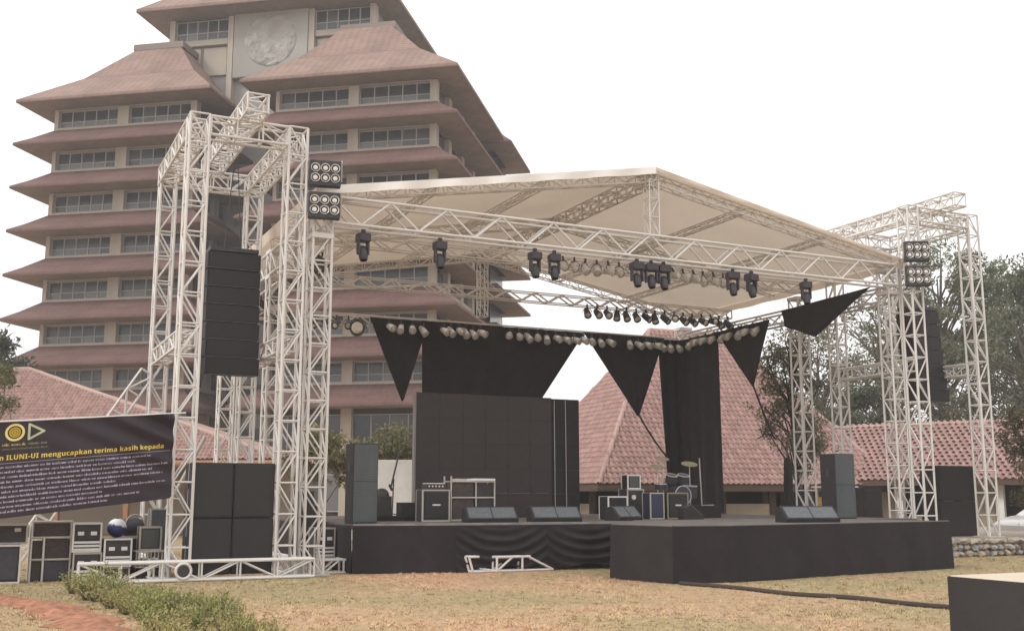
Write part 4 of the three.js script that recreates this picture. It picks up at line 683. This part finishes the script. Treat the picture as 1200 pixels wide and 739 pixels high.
for (const [u, h] of [[3.45, 0.9], [3.6, 1.25]]) framed('tall_case', h > 1 ? 'taller dark case behind the roof post at the stage edge' : 'shorter dark case behind the roof post at the stage edge', FL, u - 0.1, 0, h > 1 ? 3.4 : 2.5, 0.5, h + 0.6, 0.5, M.caseBlack, M.caseBrown, null);

// ---------------------------------------------------------------- banner
{
  const cv = document.createElement('canvas'); cv.width = 2048; cv.height = 700; const x = cv.getContext('2d');
  x.fillStyle = '#2b2029'; x.fillRect(0, 0, 2048, 700);
  const lx = 960;                                                    // logos
  x.strokeStyle = '#e6d58a'; x.lineWidth = 17; x.beginPath(); x.arc(lx, 78, 56, 0, 7); x.stroke();
  x.fillStyle = '#c9a92c'; x.beginPath(); x.arc(lx, 78, 38, 0, 7); x.fill(); x.strokeStyle = '#6b5a18'; x.lineWidth = 5; x.beginPath(); x.arc(lx, 78, 26, 0, 7); x.stroke(); x.beginPath(); x.arc(lx, 78, 12, 0, 7); x.stroke();
  x.strokeStyle = '#b9c09a'; x.lineWidth = 16; x.lineJoin = 'round'; x.beginPath(); x.moveTo(lx + 92, 22); x.lineTo(lx + 190, 78); x.lineTo(lx + 92, 134); x.closePath(); x.stroke();
  const R = (() => { let q = 5; return () => { q = (q * 1664525 + 1013904223) >>> 0; return q / 4294967296; }; })();
  const words = (x0, x1, y, h, c) => { let p = x0; while (p < x1) { const w = Math.min(h * (1.2 + 4.5 * R()), x1 - p); x.globalAlpha = 0.62; x.fillStyle = c; x.fillRect(p, y + h * 0.18, w, h * 0.64); x.globalAlpha = 1; for (let k = p; k < p + w; k += h * (0.22 + 0.3 * R())) { const t = R(); x.fillStyle = t < 0.5 ? c : '#2b2029'; x.fillRect(k, y + (t < 0.12 ? -h * 0.2 : h * (0.1 + 0.3 * R())), h * 0.12, h * (t < 0.12 ? 1.0 : 0.45)); } p += w + h * 0.42; } };
  words(lx - 80, lx + 75, 158, 22, '#d8c25c'); words(lx + 90, lx + 215, 158, 20, '#8f9a6e'); words(lx - 80, lx + 225, 192, 15, '#7d7a4c');
  x.fillStyle = '#e2c546'; x.font = 'bold 50px sans-serif'; x.textBaseline = 'alphabetic'; x.textAlign = 'right'; x.fillText('dan ILUNI-UI mengucapkan terima kasih kepada', 1985, 278);
  x.fillStyle = '#8d8494'; x.fillRect(0, 300, 2030, 5);
  for (let i = 0; i < 10; i++) words(-30, [1890, 1780, 2010, 1900, 1980, 1650, 2000, 1560, 1820, 1600][i], 322 + i * 36, 20, '#cdc2d4');
  const t = new THREE.CanvasTexture(cv); t.colorSpace = THREE.SRGBColorSpace;
  const bm = std({ map: t, roughness: 0.7 });
  const b = st('banner', 'dark purple cloth banner with yellow and white lettering tied to the tower', 'banner', -0.3, 0, -0.45);
  const g = clothGeo([V(-5.6, 2.93, 0), V(0.02, 3.40, 0), V(0.04, 1.68, 0.02), V(-5.6, 0.98, 0.02)], 110, 36, (a, c) => 0.11 * Math.exp(-((1 - a) * 4.5)) * Math.sin((c * 1.4 + (1 - a) * 2.2) * 17) * (1 - c) + 0.03 * Math.sin(a * 9 + c * 2), 0);
  mesh('sheet', g, bm, b);
  bar('top_rope', V(-5.8, 2.94, 0), V(0.25, 3.43, 0), 0.016, M.white, b); bar('corner_tie', V(0.02, 1.69, 0.02), V(0.25, 1.66, -0.2), 0.01, M.white, b);
  bar('pole', V(-5.75, 0, 0), V(-5.75, 3.1, 0), 0.04, M.trussGrey, b);
}

// ---------------------------------------------------------------- foreground box, cable, car
{
  const o = thing('covered_table', 'black cloth covered platform with cream top in the lawn foreground', 'table', [3.93, 0, -10.05], 0.42);
  mesh('table_top', rbox(2.6, 0.04, 2.0, 0.01), M.tableTop, o, [1.3, 0.99, 1.0]);
  const fo = folds(0.02, 14, 3), cz = (n, a, b, e) => mesh(n, clothGeo([V(a[0], 1.0, a[1]), V(b[0], 1.0, b[1]), V(b[0] + e[0], 0, b[1] + e[1]), V(a[0] + e[2], 0, a[1] + e[3])], 40, 14, fo), M.blackLighter, o);
  cz('side_cloth', [-0.015, -0.015], [-0.015, 2.015], [-0.07, 0.07, 0.03, -0.02]);
  cz('front_cloth', [-0.015, 2.015], [2.615, 2.015], [0.07, 0.07, -0.07, 0.07]);
  cz('back_cloth', [2.615, -0.015], [-0.015, -0.015], [0.03, -0.02, 0.07, -0.07]);
  cz('side_cloth', [2.615, 2.015], [2.615, -0.015], [0.07, -0.07, 0.07, 0.07]);
  for (const [x, z] of [[0.2, 0.2], [2.4, 0.2], [0.2, 1.8], [2.4, 1.8]]) mesh('leg', bxAt(0.05, 0.96, 0.05, x, 0.48, z), M.trussGrey, o);
}
{
  const pts = [[3.3, 22.0], [4.2, 20.9], [4.9, 19.6], [5.7, 18.9], [6.5, 17.5], [7.6, 16.6], [9.5, 15.6]].map(([x, d]) => V(x, 0.035, -d)), o = pts[0].clone();
  const m = mesh('ground_cable', new THREE.TubeGeometry(new THREE.CatmullRomCurve3(pts.map(p => p.clone().sub(o))), 80, 0.04, 7), M.rubber, scene); m.position.copy(o); tag(m, 'thick dark cable lying across the lawn from the front stage', 'cable');
}
{ // silver car, mostly beyond the right edge
  const c = thing('parked_car', 'silver car parked behind the stone terrace by the leafy tree', 'car', [20.2, 0.05, -41], 0.25);
  const s = new THREE.Shape(); s.moveTo(-2.1, 0.3); s.lineTo(-2.15, 0.62); s.quadraticCurveTo(-2.0, 0.84, -1.2, 0.93); s.lineTo(-0.45, 1.36); s.quadraticCurveTo(0.4, 1.5, 1.2, 1.38); s.lineTo(1.9, 0.98); s.lineTo(2.15, 0.9); s.lineTo(2.15, 0.3); s.closePath();
  const g = new THREE.ExtrudeGeometry(s, { depth: 1.5, bevelEnabled: true, bevelSize: 0.06, bevelThickness: 0.1, bevelSegments: 2 }); g.translate(0, 0, -0.75); mesh('body', g, M.carPaint, c);
  for (const k of [-1, 1]) { const w = new THREE.Shape([[-0.95, 0.95], [-0.4, 1.3], [0.4, 1.4], [1.1, 1.3], [1.6, 0.98]].map(p => new THREE.Vector2(...p))); mesh('side_window', new THREE.ExtrudeGeometry(w, { depth: 0.02, bevelEnabled: false }), M.glassDark, c, [0, 0, k > 0 ? 0.85 : -0.87]); }
  for (const x of [-1.35, 1.35]) for (const z of [-0.78, 0.78]) { const w = mesh('wheel', new THREE.CylinderGeometry(0.32, 0.32, 0.2, 20), M.rubber, c, [x, 0.32, z], [Math.PI / 2, 0, 0]); mesh('rim', new THREE.CylinderGeometry(0.19, 0.19, 0.21, 14), M.alu, w); }
  for (const z of [-0.55, 0.55]) mesh('headlight', new THREE.SphereGeometry(0.12, 12, 8), M.lens, c, [-2.08, 0.66, z]);
}

// ---------------------------------------------------------------- trees and plants
const leafMat = (r, g, b) => new THREE.MeshPhysicalMaterial({ color: rgb(r, g, b), roughness: 0.85, transmission: 0.25, thickness: 0, side: THREE.DoubleSide });
const LEAF = leafMat(1, 1, 1); LEAF.vertexColors = true;
function sprayGeo(n, len, spread, seedN, wid = 0.32) { // little spray of n pointed leaves
  const pos = []; let q = seedN; const r = () => { q = (q * 1664525 + 1013904223) >>> 0; return q / 4294967296; };
  for (let i = 0; i < n; i++) {
    const d = V(r() - 0.5, r() - 0.4, r() - 0.5).normalize(), s = V(r() - 0.5, r() - 0.5, r() - 0.5).cross(d).normalize(), o = V(r() - 0.5, r() - 0.5, r() - 0.5).multiplyScalar(spread), L = len * (0.6 + 0.7 * r()), w = L * wid;
    const a = o, b = o.clone().addScaledVector(d, L * 0.5).addScaledVector(s, w / 2), c = o.clone().addScaledVector(d, L), e = o.clone().addScaledVector(d, L * 0.5).addScaledVector(s, -w / 2);
    for (const p of [a, b, c, a, c, e]) pos.push(p.x, p.y, p.z);
  }
  const g = new THREE.BufferGeometry(); g.setAttribute('position', new THREE.Float32BufferAttribute(pos, 3)); g.computeVertexNormals(); return g;
}
function limb(pts, r0, r1) { const c = new THREE.CatmullRomCurve3(pts), n = Math.max(4, pts.length * 3), g = new THREE.TubeGeometry(c, n, 1, 6), p = g.attributes.position; for (let i = 0; i <= n; i++) { const q = c.getPointAt(i / n), k = r0 + (r1 - r0) * i / n; for (let j = 0; j <= 6; j++) { const a = i * 7 + j; p.setXYZ(a, q.x + (p.getX(a) - q.x) * k, q.y + (p.getY(a) - q.y) * k, q.z + (p.getZ(a) - q.z) * k); } } g.computeVertexNormals(); return g; }
function tree(name, label, x, d, h, o) {
  const { clumps = 30, per = 60, R = [4, 3, 4], base = 0.45, leaf = 0.3, col = [0.07, 0.085, 0.03], bark = M.bark, tr = 0.22, group, clump = 0.9, lean = 0, limbs = 0 } = o;
  const T = thing(name, label, 'tree', [x, 0, -d], 0, group), parts = [], ends = [];
  const top = V(lean, h * 0.86, rr(-0.4, 0.4));
  parts.push(limb([V(0, 0, 0), V(lean * 0.2 + rr(-0.15, 0.15), h * 0.3, rr(-0.1, 0.1)), V(lean * 0.6, h * 0.6, rr(-0.3, 0.3)), top], tr, tr * 0.16));
  for (let i = 0; i < clumps; i++) {
    const a = rnd() * Math.PI * 2, s = Math.cbrt(rr(0.12, 1)), e = Math.acos(rr(-0.75, 1)), c = V(lean * 0.7 + R[0] * s * Math.sin(e) * Math.cos(a), h - R[1] * 0.95 + R[1] * s * Math.cos(e), R[2] * s * Math.sin(e) * Math.sin(a));
    c.y = Math.max(h * base * 0.8, c.y); ends.push(c);
    const f = V(lean * 0.4, 0, 0); f.y = Math.max(h * 0.18, Math.min(h * 0.8, c.y - rr(0.1, 0.3) * h)); f.x = lean * f.y / h;
    if (i % 2 === 0 || limbs) parts.push(limb([f, f.clone().lerp(c, 0.5).add(V(rr(-0.2, 0.2), rr(0, 0.5), rr(-0.2, 0.2))), c], tr * 0.3, 0.02));
  }
  mesh('trunk', mergeGeometries(parts), bark, T);
  const sg = sprayGeo(9, leaf, leaf * 1.5, 3 + Math.floor(rnd() * 99)).attributes.position, nv = sg.count, pos = new Float32Array(clumps * per * nv * 3), cl = new Float32Array(pos.length);
  const m = new THREE.Matrix4(), q = new THREE.Quaternion(), eu = new THREE.Euler(), t = V(0, 0, 0); let k = 0;
  for (const c of ends) {
    const cr = clump * rr(0.55, 1.25), tone = rr(0.7, 1.35);
    for (let i = 0; i < per; i++) {
      const a = rnd() * 6.283, e = Math.acos(rr(-1, 1)), s = cr * Math.cbrt(rnd()); eu.set(rnd() * 6, rnd() * 6, rnd() * 6); q.setFromEuler(eu); const sc = rr(0.6, 1.3);
      m.compose(V(c.x + s * Math.sin(e) * Math.cos(a) * 1.25, c.y + s * Math.cos(e) * 0.75, c.z + s * Math.sin(e) * Math.sin(a)), q, V(sc, sc, sc));
      const b = tone * rr(0.75, 1.25), cc = [b * rr(0.92, 1.12), b, b * rr(0.8, 1.1)];
      for (let v = 0; v < nv; v++, k += 3) { t.fromBufferAttribute(sg, v).applyMatrix4(m); pos[k] = t.x; pos[k + 1] = t.y; pos[k + 2] = t.z; cl[k] = cc[0] * col[0]; cl[k + 1] = cc[1] * col[1]; cl[k + 2] = cc[2] * col[2]; }
    }
  }
  const cg = new THREE.BufferGeometry(); cg.setAttribute('position', new THREE.BufferAttribute(pos, 3)); cg.setAttribute('color', new THREE.BufferAttribute(cl, 3)); cg.computeVertexNormals();
  mesh('crown', cg, LEAF, T); return T;
}
tree('tall_tree', 'tall airy tree with dense green top behind the far speaker tower', 27.8, 70, 18.3, { clumps: 80, per: 22, R: [4.6, 6.5, 4], leaf: 0.36, clump: 0.95, col: [0.13, 0.155, 0.08], tr: 0.26, base: 0.3, limbs: 1 });
tree('tall_tree', 'tall dark tree beyond the outer leg of the far speaker tower', 35, 74, 17.6, { clumps: 84, per: 24, R: [5.2, 7.5, 4], leaf: 0.36, clump: 1.0, col: [0.10, 0.12, 0.06], tr: 0.26, base: 0.25, limbs: 1 });
tree('tall_tree', 'tall tree with dark leader rising above its neighbours beyond the stone terrace', 40.5, 80, 20.5, { clumps: 80, per: 30, R: [4.2, 8.5, 4], leaf: 0.38, clump: 1.0, col: [0.08, 0.095, 0.055], tr: 0.28, base: 0.25, limbs: 1 });
tree('bare_tree', 'sparse tree with thin bare branches beside the end of the canopy', 22.6, 66, 14.0, { clumps: 84, per: 11, R: [4.4, 6.2, 3.5], leaf: 0.32, clump: 0.9, col: [0.15, 0.145, 0.095], tr: 0.24, base: 0.22, limbs: 1 });
tree('bare_tree', 'thin leafed tree between the conifer and the long tiled building', 18.0, 64, 12.0, { clumps: 70, per: 12, R: [3.4, 5.4, 3], leaf: 0.3, clump: 0.85, col: [0.15, 0.15, 0.095], tr: 0.2, base: 0.22, limbs: 1 });
tree('bare_tree', 'loose grey green tree behind the long tiled building roof', 29.5, 62, 12.2, { clumps: 84, per: 15, R: [5.0, 5.4, 3], leaf: 0.32, clump: 0.95, col: [0.12, 0.13, 0.08], tr: 0.22, base: 0.25, limbs: 1 });
tree('round_tree', 'low dark tree showing over the ridge of the long tiled building', 19.5, 60, 7.4, { clumps: 24, per: 50, R: [2.6, 2.2, 2], leaf: 0.26, clump: 0.8, col: [0.075, 0.085, 0.045], tr: 0.2 });
tree('leafy_tree', 'dark brownish leafy tree at the end of the stone terrace', 16.9, 34.5, 5.6, { clumps: 36, per: 60, R: [1.25, 2.6, 1.2], leaf: 0.12, clump: 0.5, col: [0.11, 0.10, 0.05], tr: 0.1, base: 0.1 });
tree('conifer', 'slender dark conifer growing behind the stage corner', 10.2, 39.6, 8.0, { clumps: 52, per: 17, R: [1.2, 3.5, 1.2], leaf: 0.17, clump: 0.5, limbs: 1, col: [0.15, 0.15, 0.085], bark: M.barkBlack, tr: 0.13, base: 0.22 });
tree('small_tree', 'small yellow green tree behind the flight cases at the stage edge', -7.3, 43, 4.4, { clumps: 16, per: 40, R: [1.3, 1.3, 1], leaf: 0.2, clump: 0.6, col: [0.20, 0.19, 0.075], tr: 0.08 });
tree('small_tree', 'small yellow green tree behind the bright white panel', -4.8, 42.5, 4.2, { clumps: 14, per: 40, R: [1.1, 1.0, 0.9], leaf: 0.2, clump: 0.55, col: [0.17, 0.165, 0.07], tr: 0.07 });
tree('round_tree', 'round hazy tree beyond the low hip roof building', -34.4, 70, 12.6, { clumps: 26, per: 50, R: [2.6, 2.6, 2.4], leaf: 0.4, clump: 1.0, col: [0.06, 0.08, 0.04], tr: 0.22 });
tree('small_tree', 'thin tree with pale trunk standing beside the low hip roof building', -14.25, 30.5, 5.5, { clumps: 13, per: 20, R: [0.3, 1.4, 0.3], leaf: 0.12, clump: 0.26, col: [0.16, 0.165, 0.08], bark: M.barkPale, tr: 0.07, base: 0.3, lean: -0.1 });
{ // low hedge plants along the soil strip
  const mats = [leafMat(0.30, 0.31, 0.09), leafMat(0.38, 0.34, 0.13), leafMat(0.24, 0.26, 0.08)];
  const protos = [0, 1, 2, 3].map(k => {
    const g = new THREE.Group(); g.name = 'hedge_plant'; const leaves = [], stems = [];
    for (let i = 0; i < 26; i++) { const a = rr(0, 6.28), r = 0.30 * Math.sqrt(rnd()), h = rr(0.22, 0.46) * (1 - r * 0.7), tip = V(r * Math.cos(a), h, r * Math.sin(a)); stems.push(limb([V(tip.x * 0.2, 0, tip.z * 0.2), tip.clone().multiplyScalar(0.55), tip], 0.008, 0.003)); for (let j = 0; j < 4; j++) { const s = sprayGeo(6, 0.052, 0.075, 11 + i * 13 + j * 7 + k * 101, 0.42); s.translate(tip.x * (1 - j * 0.2), tip.y * (1 - j * 0.22), tip.z * (1 - j * 0.2)); leaves.push(s); } }
    mesh('stem', mergeGeometries(stems), M.bark, g); mesh('leaves', mergeGeometries(leaves), mats[k % 3], g); return g;
  });
  const ax = new THREE.CatmullRomCurve3([[-7.75, 19.9], [-7.0, 18.9], [-6.2, 18.0], [-5.35, 16.8], [-4.5, 15.3], [-3.65, 13.4], [-2.8, 11.6]].map(([x, d]) => V(x, 0, -d)));
  const put = (x, z, s, label, group) => { const c = copy(protos[Math.floor(rnd() * 4)], [x, 0, z], rnd() * 6.28, label, group); c.userData.category = 'plant'; c.scale.set(s, s * rr(0.85, 1.15), s); };
  for (let i = 0; i < 30; i++) {
    const t = 0.13 + i / 29 * 0.87, p = ax.getPoint(t), w = 0.12 + 0.62 * t;
    for (const s of [-1, 0, 1]) if (rnd() < 0.8) put(p.x + s * w + rr(-0.18, 0.18), p.z + s * w * 0.4 + rr(-0.18, 0.18), rr(0.55, 1.05), 'low leafy plant in the dense hedge beside the red soil', 'dense hedge plants');
  }
  put(-7.85, -20.0, 0.95, 'loose plant standing alone at the thin end of the hedge', null); put(-7.05, -19.3, 1.2, 'taller bushy plant next to the lone plant at the thin hedge end', null); put(-7.3, -19.55, 0.9, 'small plant leaning on the taller bushy plant at the hedge end', null);
}
{ // thin dry grass
  const pos = []; for (let i = 0; i < 7; i++) { const a = rr(0, 6.28), x = rr(-0.06, 0.06), z = rr(-0.06, 0.06), h = rr(0.012, 0.034), w = 0.005; pos.push(x - w * Math.cos(a), 0, z - w * Math.sin(a), x + w * Math.cos(a), 0, z + w * Math.sin(a), x + 0.03 * Math.sin(a), h, z + 0.03 * Math.cos(a)); }
  const g = new THREE.BufferGeometry(); g.setAttribute('position', new THREE.Float32BufferAttribute(pos, 3)); g.computeVertexNormals();
  const N = 26000, im = sh(new THREE.InstancedMesh(g, std({ color: rgb(1, 1, 1), roughness: 1 }), N)); im.name = 'dry_grass'; tag(im, 'thin dry grass blades over the brown lawn', 'grass', null, 'stuff');
  const m = new THREE.Matrix4(), q = new THREE.Quaternion();
  for (let i = 0; i < N; i++) { const d = 11 + 24 * Math.pow(rnd(), 1.3), x = rr(-0.56, 0.56) * d; q.setFromAxisAngle(YAX, rnd() * 6.28); const s = rr(0.6, 1.4) * (0.5 + fbm(x * 0.6 + 40, d * 0.6 + 40, 256, 3)); m.compose(V(x, 0, -d), q, V(s * 1.3, s, s * 1.3)); im.setMatrixAt(i, m); const c = globalThis.groundCol(x, -d), k = rr(1.1, 1.6); im.setColorAt(i, rgb(c[0] * k, c[1] * k * rr(0.98, 1.08), c[2] * k)); }
  scene.add(im);
}
renderer.render(scene, camera);
